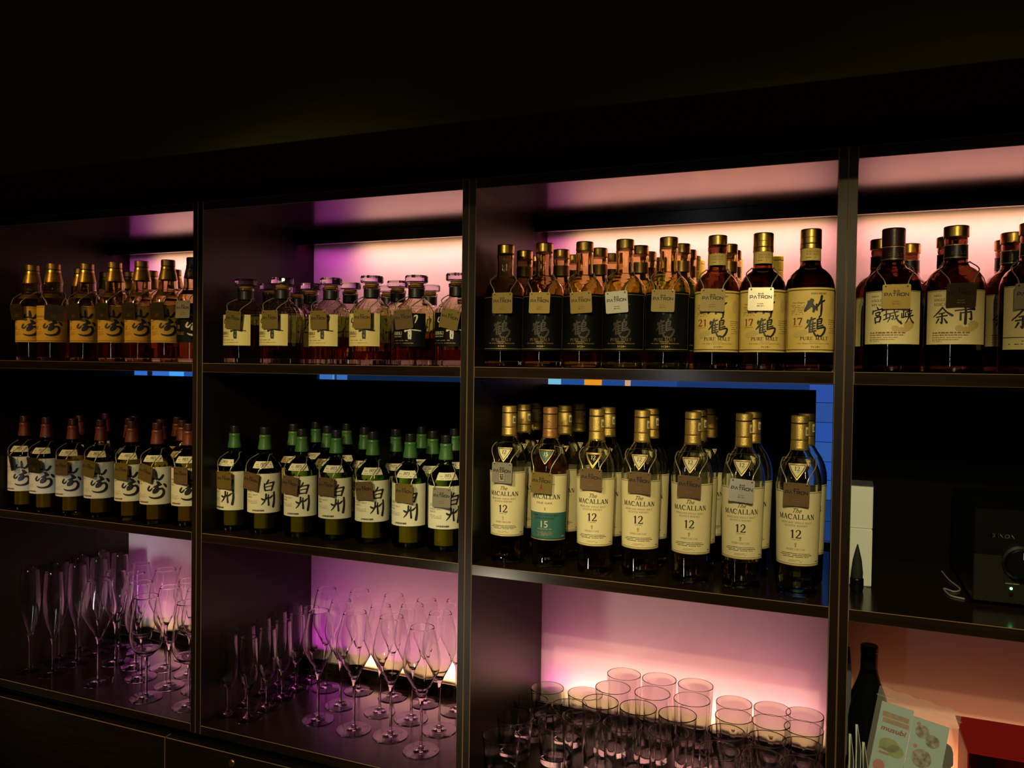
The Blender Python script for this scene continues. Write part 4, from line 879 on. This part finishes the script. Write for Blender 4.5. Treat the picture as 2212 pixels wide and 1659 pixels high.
TG = 'front row of malt bottles'
tk = [(0.758, .066), (0.841, .067), (0.922, .076), (1.004, .072), (1.088, .072), (1.177, .079), (1.258, .077), (1.339, .060)]
pb = Place(take_proto('dark')); p21 = Place(take_proto('21', neck=P_YELLOW)); p17 = Place(take_proto('17', lev=0.184, sealed=True, neck=P_YELLOW))
for i in range(5):
    pb.at(*tk[i], AT, 12 - 2 * i, 'black-labelled gold-capped malt bottle, %s from the bottle numbered 21' % ORD[4 - i], 'bottle', TG, liq('t', PT, (0.11, 0.10, 0.13, 0.12, 0.10)[i], zb=0.0128))
p21.at(*tk[5], AT, 10, 'malt bottle with straw-coloured label numbered 21', 'bottle', TG)
p17.at(*tk[6], AT, 12, 'sealed malt bottle with straw-coloured label numbered 17 wearing a bright tag', 'bottle', TG)
p17.at(*tk[7], AT, 14, 'sealed malt bottle numbered 17 without any tag, beside the upright', 'bottle', TG)
nb = [(0.766, .152), (0.846, .159), (0.927, .163), (1.014, .155), (1.097, .157), (1.184, .189), (1.335, .154)]
pn = Place(take_proto('dark', lev=0.10, neck=BRONZE))
for i, (x, y) in enumerate(nb): pn.at(x, y, AT, 8, 'gold-capped bottle in the second row behind the malt bottles, %s from the wooden side panel' % ORD[i], 'bottle', 'malt bottles in the second row')
for i, (x, y) in enumerate([(0.762, .236), (0.846, .242), (0.932, .246), (1.012, .242), (1.096, .240), (1.182, .275)]):
    pn.at(x, y, AT, 8, 'gold-capped bottle in the third row behind the malt bottles, %s from the wooden side panel' % ORD[i], 'bottle', 'malt bottles in the third row')
py = Place(yellow_proto())
for i, (x, y) in enumerate([(1.016, .317), (1.095, .313), (1.094, .380), (1.176, .377), (1.262, .366)]):
    py.at(x, y, AT, 0, 'slim bottle with yellow foil neck at the pink panel, %s towards the tagless bottle' % ORD[i], 'bottle', 'yellow-necked bottles at the back')
MT = [(.013, .127, 0), (.008, .126, -1), (.008, .126, 3), (-.003, .125, 4), (0, .126, -2), (-.001, .126, -2), (.001, .126, -1)]
MN = ['fifth black-labelled malt bottle from the numbered ones', 'fourth black-labelled malt bottle from the numbered ones', 'third black-labelled malt bottle from the numbered ones', 'second black-labelled malt bottle from the numbered ones', 'black-labelled malt bottle next to the bottle numbered 21', 'malt bottle numbered 21', 'malt bottle numbered 17']
for i, (a, b, c) in enumerate(MT):
    name_tag(*tk[i], AT, PT, 0.041, 0.186, a, b, c, 'lit_plate' if i in (3, 6) else 'brass', 'square metal name tag hanging on the ' + MN[i], lean=(1, -2, 0, 0, 1, 3, -3)[i])

u4 = [(1.472, .095), (1.568, .102), (1.679, .106)]
pm = Place(miya_proto('miya')); pyo = Place(miya_proto('yoichi')); pw = Place(miya_proto('wide'))
pm.at(*u4[0], AT, -2, 'malt bottle with dark brown cap and three brush characters on cream label', 'bottle', 'front row of malt bottles above the amplifier')
pyo.at(*u4[1], AT, -3, 'malt bottle with gold cap and two brush characters under a dark tag', 'bottle', 'front row of malt bottles above the amplifier')
pw.at(*u4[2], AT, 0, 'malt bottle with tall cream label cut by the edge of the picture', 'bottle', 'front row of malt bottles above the amplifier')
for i, (x, y) in enumerate([(1.459, .212), (1.512, .285), (1.570, .217), (1.673, .285), (1.668, .200)]):
    pyo.at(x, y, AT, 0, 'brown malt bottle behind those above the amplifier, %s from the upright' % ORD[i], 'bottle', 'malt bottles behind those above the amplifier')
for i, (a, b, mt, nm) in enumerate([(.003, .127, 'brass', 'yellowish square name tag on the bottle with three brush characters'), (.003, .128, 'shaded', 'dark square name tag on the bottle with two brush characters'), (-.011, .125, 'lit_plate', 'square name tag cut by the picture edge on the tall cream label')]):
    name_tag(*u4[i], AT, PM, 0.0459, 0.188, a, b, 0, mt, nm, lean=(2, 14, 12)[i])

# ================================================================== bottles, middle row
y1 = [(-0.627, .050), (-0.539, .046), (-0.439, .044), (-0.354, .056), (-0.252, .059), (-0.161, .053), (-0.077, .070)]
p = Place(yam_proto(False))
for i, (x, y) in enumerate(y1):
    p.at(x, y, BT, 28, 'red-necked whisky bottle with cream brush-lettered label, %s from the green-necked bottles' % ORD[6 - i], 'bottle', 'front row of red-necked bottles', liq('y', PY, (0.065, 0.055, 0.06, 0.05)[i % 4], zb=0.0108))
for i, (x, y) in enumerate([(-0.176, .150), (-0.075, .155), (-0.349, .140), (-0.245, .145), (-0.278, .235), (-0.402, .205), (-0.531, .140), (-0.562, .250), (-0.170, .240)]):
    p.at(x, y, BT, 28, 'red-necked whisky bottle lost in the dark behind the red-necked front row', 'bottle', 'red-necked bottles in the dark rear rows')
for i, (a, b, tl, mt, ln, tu) in enumerate([(.004, .1255, 0, 'shaded', 8, -32), (.010, .1245, 0, 'shaded', 10, 0), (.013, .1255, 1, 'copper', 0, 0), (.009, .1265, -8, 'brass', -3, 0), (.013, .1255, -1, 'brass', -4, 0), (.008, .1275, -13, 'brass', 4, 0), (.018, .1255, 0, 'copper', 1, 0)]):
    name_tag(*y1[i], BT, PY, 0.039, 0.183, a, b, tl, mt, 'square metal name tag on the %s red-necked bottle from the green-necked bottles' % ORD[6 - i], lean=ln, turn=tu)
h2 = [(0.057, .078), (0.145, .080), (0.247, .084), (0.334, .095), (0.427, .101), (0.525, .097), (0.609, .103)]
p = Place(yam_proto(True))
for i, (x, y) in enumerate(h2):
    p.at(x, y, BT, (-1, 32, 22, 22, 29, 13, 33)[i], 'green-necked whisky bottle with white brush-lettered label, %s from the gold-necked bottles' % ORD[6 - i], 'bottle', 'front row of green-necked bottles', liq('h', PY, (0.065, 0.055, 0.06, 0.05)[i % 4], zb=0.0108))
for i, (x, y) in enumerate([(0.139, .195), (0.140, .285), (0.243, .190), (0.238, .280), (0.342, .200), (0.434, .190), (0.448, .290), (0.531, .190), (0.542, .280), (0.635, .215)]):
    p.at(x, y, BT, 20, 'green-necked bottle behind the green-necked front row, %s from the wooden side panel' % ORD[i], 'bottle', 'green-necked bottles in the rear rows')
for i, (a, b, tl, mt, ln) in enumerate([(.008, .1215, 0, 'brass', 1), (-.003, .1235, -9, 'copper', 4), (.001, .1215, -7, 'copper', 0), (.004, .1225, -1, 'copper', 2), (.006, .1195, 6, 'copper', 3), (.010, .1225, -1, 'brass', 1), (.013, .1185, 0, 'lit_plate', -4)]):
    name_tag(*h2[i], BT, PY, 0.039, 0.183, a, b, tl, mt, 'square metal name tag on the %s green-necked bottle from the gold-necked bottles' % ORD[6 - i], lean=ln)
m3 = [(0.770, .068), (0.858, .070), (0.957, .060), (1.043, .073), (1.139, .073), (1.231, .075), (1.327, .067)]
p12 = Place(mac_proto('12')); p15 = Place(mac_proto('15')); pdb = Place(mac_proto('double'))
GN = ['beside the side panel, its tag tinted cyan', '', '', 'second from the black-triangle bottle', 'third from the black-triangle bottle', 'wearing a brightly lit tag', 'next to the glowing blue slot']
for i, (x, y) in enumerate(m3):
    z = BT
    if i == 1: p15.at(x, y, z, 4, 'copper-necked whisky bottle with teal-banded label numbered 15', 'bottle', 'front row of gold-necked bottles')
    elif i == 2: pdb.at(x, y, z, 5, 'gold-necked bottle numbered 12 with black shoulder triangle', 'bottle', 'front row of gold-necked bottles', liq('mac', PC, 0.06, zb=0.0168))
    else: p12.at(x, y, z, (5, 0, 0, 5, 3, 1, -3)[i], 'gold-necked bottle with cream label numbered 12, ' + GN[i].replace('second', 'first').replace('third', 'second'), 'bottle', 'front row of gold-necked bottles', liq('mac', PC, (0.085, 0, 0, 0.075, 0.07, 0.05, 0.08)[i], zb=0.0168))
for i, (x, y) in enumerate([(0.768, .158), (0.760, .250), (0.859, .162), (0.863, .250), (0.954, .155), (1.041, .168), (1.136, .166), (1.146, .255), (1.238, .168), (1.335, .160)]):
    (pdb if i == 2 else p12).at(x, y, BT, 3, 'gold-necked bottle behind the gold-necked front row, %s from the wooden side panel' % ORD[i], 'bottle', 'gold-necked bottles in the rear rows')
for i, (a, b, tl, mt, ex, ln, nm) in enumerate([(.003, .1845, -1, 'lit_plate', 'kana', -1, 'cyan-tinted name tag with small red-framed badge on the gold-necked bottle'), (-.002, .1695, -2, 'brass', 'jump', -1, 'brass name tag with small red leaping figure on the bottle numbered 15'),
        (.002, .1845, -1, 'copper', None, 2, 'copper name tag on the bottle with black shoulder triangle'), (.006, .1825, -1, 'copper', None, 2, 'copper name tag on the first bottle past the black-triangle bottle'), (.002, .1815, -2, 'copper', None, 3, 'copper name tag on the second bottle past the black-triangle bottle'),
        (.002, .1805, -4, 'lit_plate', None, -4, 'brightly lit name tag on a gold-necked bottle numbered 12'), (-.002, .1815, -1, 'copper', None, 3, 'copper name tag on the bottle next to the glowing blue slot')]):
    name_tag(*m3[i], BT, PC, 0.0380, 0.240, a, b, tl, mt, nm, ex, lean=ln)

# ================================================================== glassware
def stemware(name, foot, stem, bowl):
    t = empty(name); g = GLASS
    kid('foot', MB().lathe([(0, 0.0002), (foot, 0.0002), (foot + 0.0006, 0.0012), (foot, 0.0021), (foot * 0.45, 0.0034), (stem * 2.2, 0.0060), (stem * 1.15, 0.0110), (0, 0.0110)], 48).mesh('foot', g), t)
    zb = bowl[0][1]
    kid('stem', MB().lathe([(0, 0.0112), (stem * 1.12, 0.0112), (stem, 0.022), (stem * 0.95, (zb + 0.02) / 2), (stem * 1.1, zb - 0.010), (stem * 1.5, zb - 0.0002), (0, zb - 0.0002)], 20).mesh('stem', g), t)
    q = catmull(bowl, 5); th = 0.0010
    inn = [(max(r - th * (1.6 - 0.9 * i / len(q)), 0.0), z + (0.0035 if i < 4 else 0.0015 if i < 9 else 0.0)) for i, (r, z) in enumerate(q)]
    inn = [(0, q[0][1] + 0.006)] + [(r, z) for r, z in inn if z > q[0][1] + 0.0062 and r > 0.0012]
    rm = [((q[-1][0] + inn[-1][0]) / 2 + (q[-1][0] - inn[-1][0]) / 2 * math.cos(R(a_)), q[-1][1] + (q[-1][0] - inn[-1][0]) / 2 * math.sin(R(a_))) for a_ in (36, 72, 108, 144)]
    kid('bowl', MB().lathe([(0, q[0][1])] + q + rm + inn[::-1], 56).mesh('bowl', g, angle=50), t)
    return t
fl_tall = Place(stemware('champagne_flute', 0.0395, 0.0033, [(0.0050, 0.088), (0.0085, 0.102), (0.0160, 0.128), (0.0232, 0.158), (0.0258, 0.186), (0.0252, 0.215), (0.0236, 0.247), (0.0220, 0.277)]))
fl_short = Place(stemware('champagne_flute', 0.0312, 0.0036, [(0.0056, 0.066), (0.0125, 0.076), (0.0188, 0.093), (0.0212, 0.116), (0.0212, 0.140), (0.0202, 0.168), (0.0187, 0.196)]))
tulip = Place(stemware('wine_glass', 0.0400, 0.0032, [(0.0052, 0.112), (0.0105, 0.124), (0.0240, 0.150), (0.0380, 0.176), (0.0418, 0.192), (0.0398, 0.215), (0.0335, 0.246), (0.0262, 0.274)]))
tulip_s = Place(stemware('wine_glass', 0.0375, 0.0032, [(0.0052, 0.106), (0.0100, 0.118), (0.0215, 0.142), (0.0345, 0.167), (0.0382, 0.183), (0.0362, 0.205), (0.0302, 0.234), (0.0236, 0.2615)]))
rounded = Place(stemware('wine_glass', 0.0395, 0.0032, [(0.0052, 0.104), (0.0180, 0.111), (0.0330, 0.128), (0.0400, 0.152), (0.0402, 0.172), (0.0370, 0.200), (0.0322, 0.230), (0.0285, 0.2575)]))
G1 = 'slim flutes and wine glasses below the red-necked bottles'
for i, (x, y) in enumerate([(-.640, .076), (-.643, .168), (-.643, .233), (-.641, .302)]): fl_tall.at(x, y, CT, 0, 'tall slim flute in the column along the side panel, %s from the shelf edge' % ORD[i], 'champagne flute', G1)
for i, (x, y) in enumerate([(-.562, .084), (-.572, .165), (-.576, .238), (-.569, .305)]): fl_tall.at(x, y, CT, 0, 'tall slim flute in the column beside the wine glasses, %s from the shelf edge' % ORD[i], 'champagne flute', G1)
for i, (x, y, k) in enumerate([(-.399, .088, 0), (-.402, .210, 1), (-.475, .209, 1), (-.470, .290, 1), (-.323, .156, 2), (-.319, .236, 0), (-.317, .318, 1), (-.209, .067, 2), (-.212, .145, 1), (-.222, .226, 2), (-.075, .072, 2), (-.130, .155, 1)]):
    nm = ['nearest the shelf edge, alone in front', 'behind the lone front glass', 'tucked beside the second flute row', 'tucked beside the rear flutes', 'in the second column, front', 'in the second column, middle', 'in the second column, at the ledge', 'round-bowled and foremost on the upright side', 'second on the upright side', 'third on the upright side', 'only its foot visible at the upright', 'half hidden by the upright'][i]
    (tulip, tulip_s, rounded)[k].at(x, y, CT, 0, 'clear wine glass among slim flutes, ' + nm.replace('nearest the', 'by the'), 'wine glass', G1)
G2 = 'short flutes and tulip glasses below the green-necked bottles'
for i, (x, y) in enumerate([(.046, .075), (.043, .142), (.039, .206), (.041, .267), (.046, .326)]): fl_short.at(x, y, CT, 0, 'short flute in the column along the wooden panel, %s from the shelf edge' % ORD[i], 'champagne flute', G2)
for i, (x, y) in enumerate([(.105, .076), (.105, .143), (.103, .205), (.100, .265), (.099, .327)]): fl_short.at(x, y, CT, 0, 'short flute in the column beside tulip glasses, %s from the shelf edge' % ORD[i], 'champagne flute', G2)
for c, col in enumerate([[(.260, .137, 1), (.262, .226, 1), (.256, .318, 1), (.167, .300, 1)], [(.366, .128, 0), (.372, .231, 1), (.355, .322, 1)], [(.459, .136, 0), (.460, .230, 0), (.449, .322, 1)], [(.557, .101, 0), (.548, .205, 0), (.540, .312, 0)]]):
    for i, (x, y, k) in enumerate(col):
        lab = 'tulip wine glass tucked between the rear short flutes and the ledge' if (c == 0 and i == 3) else 'large tulip wine glass, %s from shelf edge in the %s column from the short flutes' % (ORD[i], ORD[c])
        (tulip, tulip_s)[k].at(x, y, CT, 0, lab, 'wine glass', G2)
tulip.at(.650, .215, CT, 0, 'tulip wine glass partly cut off by the upright', 'wine glass', G2)

def tumbler(H, r):
    t = empty('tumbler'); rb = r * 0.82; th = 0.0018
    out = [(0, 0.0002), (rb * 0.93, 0.0002), (rb, 0.002), (rb + (r - rb) * 0.3, H * 0.3), (rb + (r - rb) * 0.65, H * 0.65), (r, H - 0.0008)] + [(r - th / 2 + th / 2 * math.cos(R(a_)), H - 0.0008 + th / 2 * math.sin(R(a_))) for a_ in (36, 72, 108, 144)]
    inn = [(r - th, H - 0.0008), (rb + (r - rb) * 0.65 - th, H * 0.65), (rb + (r - rb) * 0.3 - th * 1.5, H * 0.3), (rb - th * 2.2, 0.016), (rb * 0.7, 0.0122), (0, 0.0130)]
    kid('glass_body', MB().lathe(out + inn, 56).mesh('glass_body', GLASS, angle=50), t)
    return t
low = Place(tumbler(0.0855, 0.0395)); tall = Place(tumbler(0.148, 0.0385)); mid = Place(tumbler(0.122, 0.0385))
G3 = 'tumblers below the gold-necked bottles'
for c, col in enumerate([[(.760, .073), (.753, .166), (.756, .258), (.766, .340)], [(.845, .172), (.843, .265), (.856, .346)]]):
    for i, (x, y) in enumerate(col): low.at(x, y, CT, 0, 'low tumbler in the %s column from the wooden side panel, %s from the shelf edge' % (ORD[c], ORD[i + c]), 'tumbler', G3)
for c, col in enumerate([[(.926, .087), (.942, .173), (.947, .256), (.951, .340)], [(1.010, .091), (1.021, .178), (1.033, .261), (1.031, .344)], [(1.100, .093), (1.102, .178), (1.117, .263), (1.112, .344)]]):
    for i, (x, y) in enumerate(col): tall.at(x, y, CT, 0, 'highball tumbler in the %s column from the low tumblers, %s from the shelf edge' % (ORD[c], ORD[i]), 'tumbler', G3)
for c, col in enumerate([[(1.193, .112), (1.196, .195), (1.202, .276), (1.195, .345)], [(1.273, .116), (1.275, .198), (1.276, .278), (1.274, .347)], [(1.342, .114), (1.341, .196), (1.341, .276), (1.341, .346)]]):
    for i, (x, y) in enumerate(col):
        mid.at(x if c < 2 else x - 0.0015, y, CT, 0, 'straight tumbler in the %s column from the upright, %s from the shelf edge' % (ORD[2 - c], ORD[i]), 'tumbler', G3)

# ================================================================== amplifier shelf
def boxobj(name, x0, x1, y0, y1, z0, z1, m_, label, cat, rz=0, group=None, bev=0.0012):
    o = bbox_board(name, -(x1 - x0) / 2, (x1 - x0) / 2, -(y1 - y0) / 2, (y1 - y0) / 2, 0, z1 - z0, m_, None, bev)
    o.location = ((x0 + x1) / 2, (y0 + y1) / 2, z0); o.rotation_euler = (0, 0, R(rz)); return tag(o, label, cat, group)
b1 = boxobj('carton', 1.4135, 1.4525, .165, .245, BT, -0.2885, [WHITECARD], 'taller white box at the foot of the two-box stack', 'box')
f = bbox_board('flap', 0.012, 0.0195, -0.0412, -0.0402, 0.002, 0.104, [WHITECARD], b1, 0)
b2 = boxobj('carton', 1.4145, 1.4535, .168, .245, -0.2882, -0.2105, [WHITECARD], 'pale white box on top of the two-box stack', 'box', rz=-1.0)
bbox_board('lid', -0.0197, 0.0197, -0.0387, 0.0387, 0.0778, 0.0790, [BLUEGREY], b2, 0)
br = tag(empty('brush', (1.4270, .128, BT)), 'small dark pointed brush standing in front of the white boxes', 'brush')
MB().lathe([(0, 0), (0.010, 0), (0.0115, 0.006), (0.0115, 0.022), (0.0100, 0.024), (0, 0.024)], 24).build('handle', BLKPLASTIC, br)
MB().lathe([(0, 0.0242), (0.0098, 0.0242), (0.0100, 0.034), (0.0075, 0.056), (0.0035, 0.074), (0.0008, 0.084), (0, 0.085)], 24).build('bristles', mat('dark_bristle', (0.008, 0.0075, 0.007), 0.8, noise=((400, 400, 20), (0.016, 0.014, 0.012), 0.3)), br)
am = tag(empty('amplifier', (1.78, .24, BT)), 'black audio amplifier with round dial and green power light', 'amplifier')
def apart(name, x0, x1, y0, y1, z0, z1, m_, bev=0.0015): return bbox_board(name, x0 - 1.78, x1 - 1.78, y0 - .24, y1 - .24, z0 - BT, z1 - BT, m_, am, bev)
apart('case', 1.608, 1.952, .125, .37, -0.386, -0.228, [BLKPLASTIC])
apart('front_panel', 1.608, 1.952, .117, .1248, -0.386, -0.306, [AMPF]); apart('front_panel', 1.608, 1.952, .117, .1248, -0.3055, -0.228, [BLKPLASTIC])
for sx in (1.64, 1.92):
    for sy in (.15, .34):
        q = MB().lathe([(0, 0), (0.012, 0), (0.013, 0.0083), (0, 0.0083)], 20).build('foot', BLKPLASTIC, am); q.location = (sx - 1.78, sy - .24, 0)
dl = MB().lathe([(0, 0), (0.0285, 0), (0.0285, 0.004), (0.0245, 0.005), (0.0240, 0.019), (0.0225, 0.021), (0, 0.021)], 48).build('dial', [BLKPLASTIC], am, angle=30)
dl.location = (1.6770 - 1.78, .1168 - .24, -0.3155 - BT); dl.rotation_euler = (R(90), 0, 0)
q = bbox_board('pointer', -0.0006, 0.0006, 0.010, 0.021, 0.0211, 0.0215, [INKW], dl, 0)
lg = Ink().put(sans('DENON', 0.0068, 0.0360, bold=0.03), INKW, 1.6500 - 1.78, -0.2760 - BT).put(sans('SOURCE SELECT', 0.0016, 0.0200), INKW, 1.6655 - 1.78, -0.3525 - BT)
obj('lettering', lg.mesh('lettering', lambda x, y: (x, .1167 - .24, y), 0), am)
q = MB().lathe([(0, 0), (0.0022, 0), (0.0020, 0.0016), (0, 0.0022)], 16).build('power_light', GREENLED, am); q.location = (1.6640 - 1.78, .1168 - .24, -0.3598 - BT); q.rotation_euler = (R(90), 0, 0)
q = MB().lathe([(0, 0), (0.0032, 0), (0.0030, 0.003), (0, 0.003)], 20).build('button', BLKPLASTIC, am); q.location = (1.6640 - 1.78, .1168 - .24, -0.3690 - BT); q.rotation_euler = (R(90), 0, 0)
pts = catmull([(1.588, .345, BT + 0.0017), (1.592, .28, BT + 0.0017), (1.602, .215, BT + 0.0017), (1.590, .19, BT + 0.0017), (1.575, .205, BT + 0.0017), (1.580, .16, BT + 0.0017), (1.600, .145, BT + 0.0017)], 8)
tag(MB().tube(pts, 0.0016, 8).build('cable', CABLE), 'thin grey cable curling on the shelf beside the amplifier', 'cable')

# ================================================================== bottom shelf beside the tumblers
wb = tag(empty('wine_bottle', (1.4570, .270, CT)), 'dark wine bottle silhouetted before the orange glow', 'bottle')
PW = [(0.034, 0), (0.0385, 0.004), (0.0395, 0.012), (0.0395, 0.170), (0.0372, 0.190), (0.0310, 0.215), (0.0215, 0.240), (0.0165, 0.258), (0.0148, 0.275), (0.0146, 0.300)]
shell(PW, zb=0.02).build('glass', GLASSW, wb)
solid([(0.0160, 0.245), (0.0156, 0.262), (0.0152, 0.302), (0.0160, 0.303), (0.0160, 0.309), (0.0146, 0.311)]).build('capsule', BLACKC, wb)
obj('label', sheet('label', PW, 0.0395, -0.05, 0.05, 0.035, 0.075, [P_CREAM]), wb)
MB().lathe([(0.0162, 0.2985), (0.0162, 0.3000), (0.0151, 0.3000), (0.0151, 0.2985)], 30, closed=True).build('foil_ring', GOLD, wb)
boxobj('folder', 1.4155, 1.4255, .255, .40, CT, -0.585, [BLUEGREY], 'blue-grey folder standing upright in the corner behind the wine bottle', 'folder')
for i, (x, y, tz) in enumerate([(1.4215, .075, -0.655), (1.4325, .085, -0.640), (1.4440, .080, -0.668)]):
    mb = MB(); v = []
    P = [(-0.0042, -0.055), (-0.0022, 0.05), (0.0022, 0.05), (0.0042, -0.055), (0.0032, -0.055), (0.0012, 0.0488), (-0.0012, 0.0488), (-0.0032, -0.055)]
    h = tz - CT; n = 8; v = [(a, b, 0) for a, b in P] + [(a, b, h) for a, b in P]
    mb.add(v, [(0, 1, 6, 7), (1, 2, 5, 6), (2, 3, 4, 5), (8, 15, 14, 9), (9, 14, 13, 10), (10, 13, 12, 11)] + [(i_, (i_ + 1) % n, (i_ + 1) % n + n, i_ + n) for i_ in range(n)])
    o = mb.build('leaflet', [WHITECARD], smooth=False); o.location = (x, y, CT)
    tag(o, 'folded white leaflet standing at the upright, %s' % ('touching the wood', 'middle and tallest of three', 'beside the wine bottle')[i], 'leaflet', 'leaflets at the upright')

# brochure in a clear sleeve leaning against the wine bottle
tb = tag(empty('brochure', (1.489, .130, CT)), 'tilted folded brochure with round photos inside a clear plastic sleeve', 'brochure')
tb.rotation_euler = (R(-14), R(9), R(-6))
PALE_B = mat('pale_brochure', (0.40, 0.60, 0.60), 0.45, noise=((20, 20, 20), (0.36, 0.55, 0.56), 0.3))
GRAPH = mat('green_picture', (0.30, 0.42, 0.05), 0.5, noise=((90, 90, 90), (0.20, 0.26, 0.05), 0.2))
TAN = mat('tan_print', (0.42, 0.24, 0.10), 0.5, noise=((120, 120, 120), (0.30, 0.16, 0.07), 0.2))
ROSE = mat('rose_print', (0.55, 0.13, 0.14), 0.5, noise=((90, 90, 90), (0.48, 0.10, 0.10), 0.3))
PHOTO = mat('food_photo', (0.03, 0.025, 0.02), 0.4, noise=((110, 110, 110), (0.42, 0.38, 0.32), 0.14))
pg = bbox_board('page', -0.0550, -0.0010, -0.001, 0.001, 0.004, 0.237, [PALE_B], tb, 0); pg2 = bbox_board('page', -0.0006, 0.0580, -0.001, 0.001, 0.004, 0.229, [PALE_B], tb, 0)
ik = Ink().put(rect(-0.050, -0.006, 0.212, 0.221), TAN).put(rect(-0.048, -0.004, 0.202, 0.210), TAN).put(sans('musubi', 0.0090, 0.040, shear=0.2, bold=0.06), ROSE, -0.028, 0.188)
ik.put(disc(-0.030, 0.165, 0.017, 20, 0.012), GRAPH).put(disc(-0.018, 0.158, 0.014, 20, 0.011), GRAPH).put(rect(-0.046, -0.022, 0.155, 0.159), TAN).put(rect(-0.044, -0.026, 0.147, 0.151), TAN).put(disc(-0.040, 0.125, 0.010, 20, 0.011), ROSE)
for x, z, r in ((0.018, 0.207, 0.0115), (0.036, 0.196, 0.0115), (0.024, 0.162, 0.0160), (0.026, 0.118, 0.0160)): ik.put(disc(x, z, r, 24), PHOTO)
for x, z in ((0.010, 0.219), (0.011, 0.180), (0.012, 0.136)): ik.put(disc(x, z, 0.0034), ROSE)
obj('lettering', ik.mesh('lettering', lambda x, y: (x, -0.0016, y), 0), pg2)
FILM = mat('clear_film', (0.9, 0.86, 0.8), 0.08)
FILM.node_tree.nodes['Principled BSDF'].inputs['Alpha'].default_value = 0.10
mb = MB(); n = 14
ys = [(-0.064 + 0.136 * i / n) for i in range(n + 1)]
v = []
for yy, s_ in ((-0.0042, 1), (-0.0036, 1)):
    for zz in (0.002, 0.13, 0.236, 0.262):
        for i, x in enumerate(ys): v.append((x, yy + 0.0009 * math.sin(i * 2.1 + zz * 40), zz + (0.0018 * math.sin(i * 1.7) if zz > 0.25 else 0)))
m_ = n + 1
F = []
for L_ in (0, 1):
    for j in range(3):
        for i in range(n): a = L_ * 4 * m_ + j * m_ + i; F.append((a, a + 1, a + m_ + 1, a + m_))
o4 = 4 * m_
for i in range(n): F.append((i, i + 1, i + 1 + o4, i + o4)); F.append((3 * m_ + i, 3 * m_ + i + 1, 3 * m_ + i + 1 + o4, 3 * m_ + i + o4))
for j in range(3):
    for e in (0, n): F.append((j * m_ + e, (j + 1) * m_ + e, (j + 1) * m_ + e + o4, j * m_ + e + o4))
mb.add(v, F); sl = mb.build('plastic_sleeve', FILM, tb)
MB().tube([(-0.066, -0.004, 0.246), (0.0, -0.0045, 0.2455), (0.074, -0.004, 0.245)], 0.0016, 8).build('zip_seal', FILM, sl)

jr = tag(empty('jar', (1.574, .200, CT)), 'small clear bottle with rounded black cap between brochure and red box', 'bottle')
PJ = [(0.024, 0), (0.0265, 0.003), (0.0270, 0.01), (0.0270, 0.105), (0.0255, 0.116), (0.0205, 0.125), (0.0190, 0.128), (0.0190, 0.140)]
shell(PJ, zb=0.008).build('glass', GLASS, jr)
solid([(0.0215, 0.1345), (0.0225, 0.136), (0.0222, 0.156), (0.0195, 0.165), (0.0130, 0.1695)]).build('cap', BLKPLASTIC, jr)
obj('label', sheet('label', PJ, 0.027, -0.012, 0.026, 0.030, 0.105, [P_WHITE]), jr)
rb = tag(empty('gift_box', (1.700, .275, CT)), 'open red box with sloping flap glowing at the bottom edge of the picture', 'box')
def rpart(name, x0, x1, y0, y1, z0, z1): return bbox_board(name, x0 - 1.700, x1 - 1.700, y0 - .275, y1 - .275, z0 - CT, z1 - CT, [REDBOX], rb, 0.0006)
rpart('side', 1.622, 1.6245, .22, .33, CT, -0.694); rpart('side', 1.7755, 1.778, .22, .33, CT, -0.694); rpart('back', 1.6247, 1.7753, .3275, .33, CT, -0.6945); rpart('bottom', 1.6247, 1.7753, .22, .327, CT, CT + 0.0025)
mb = MB().add([(1.616 - 1.7, .330 - .275, -0.672 - CT), (1.79 - 1.7, .330 - .275, -0.672 - CT), (1.7780 - 1.7, .220 - .275, -0.6935 - CT), (1.622 - 1.7, .220 - .275, -0.6935 - CT), (1.616 - 1.7, .330 - .275, -0.670 - CT), (1.79 - 1.7, .330 - .275, -0.670 - CT), (1.7780 - 1.7, .220 - .275, -0.6915 - CT), (1.622 - 1.7, .220 - .275, -0.6915 - CT)],
              [(0, 1, 2, 3), (7, 6, 5, 4), (0, 4, 5, 1), (1, 5, 6, 2), (2, 6, 7, 3), (3, 7, 4, 0)])
mb.build('flap', [REDBOX], rb, smooth=False)
bbox_board('card', 1.640 - 1.7, 1.668 - 1.7, .230 - .275, .2325 - .275, 0.003, -0.700 - CT, [BLKPLASTIC], rb, 0)
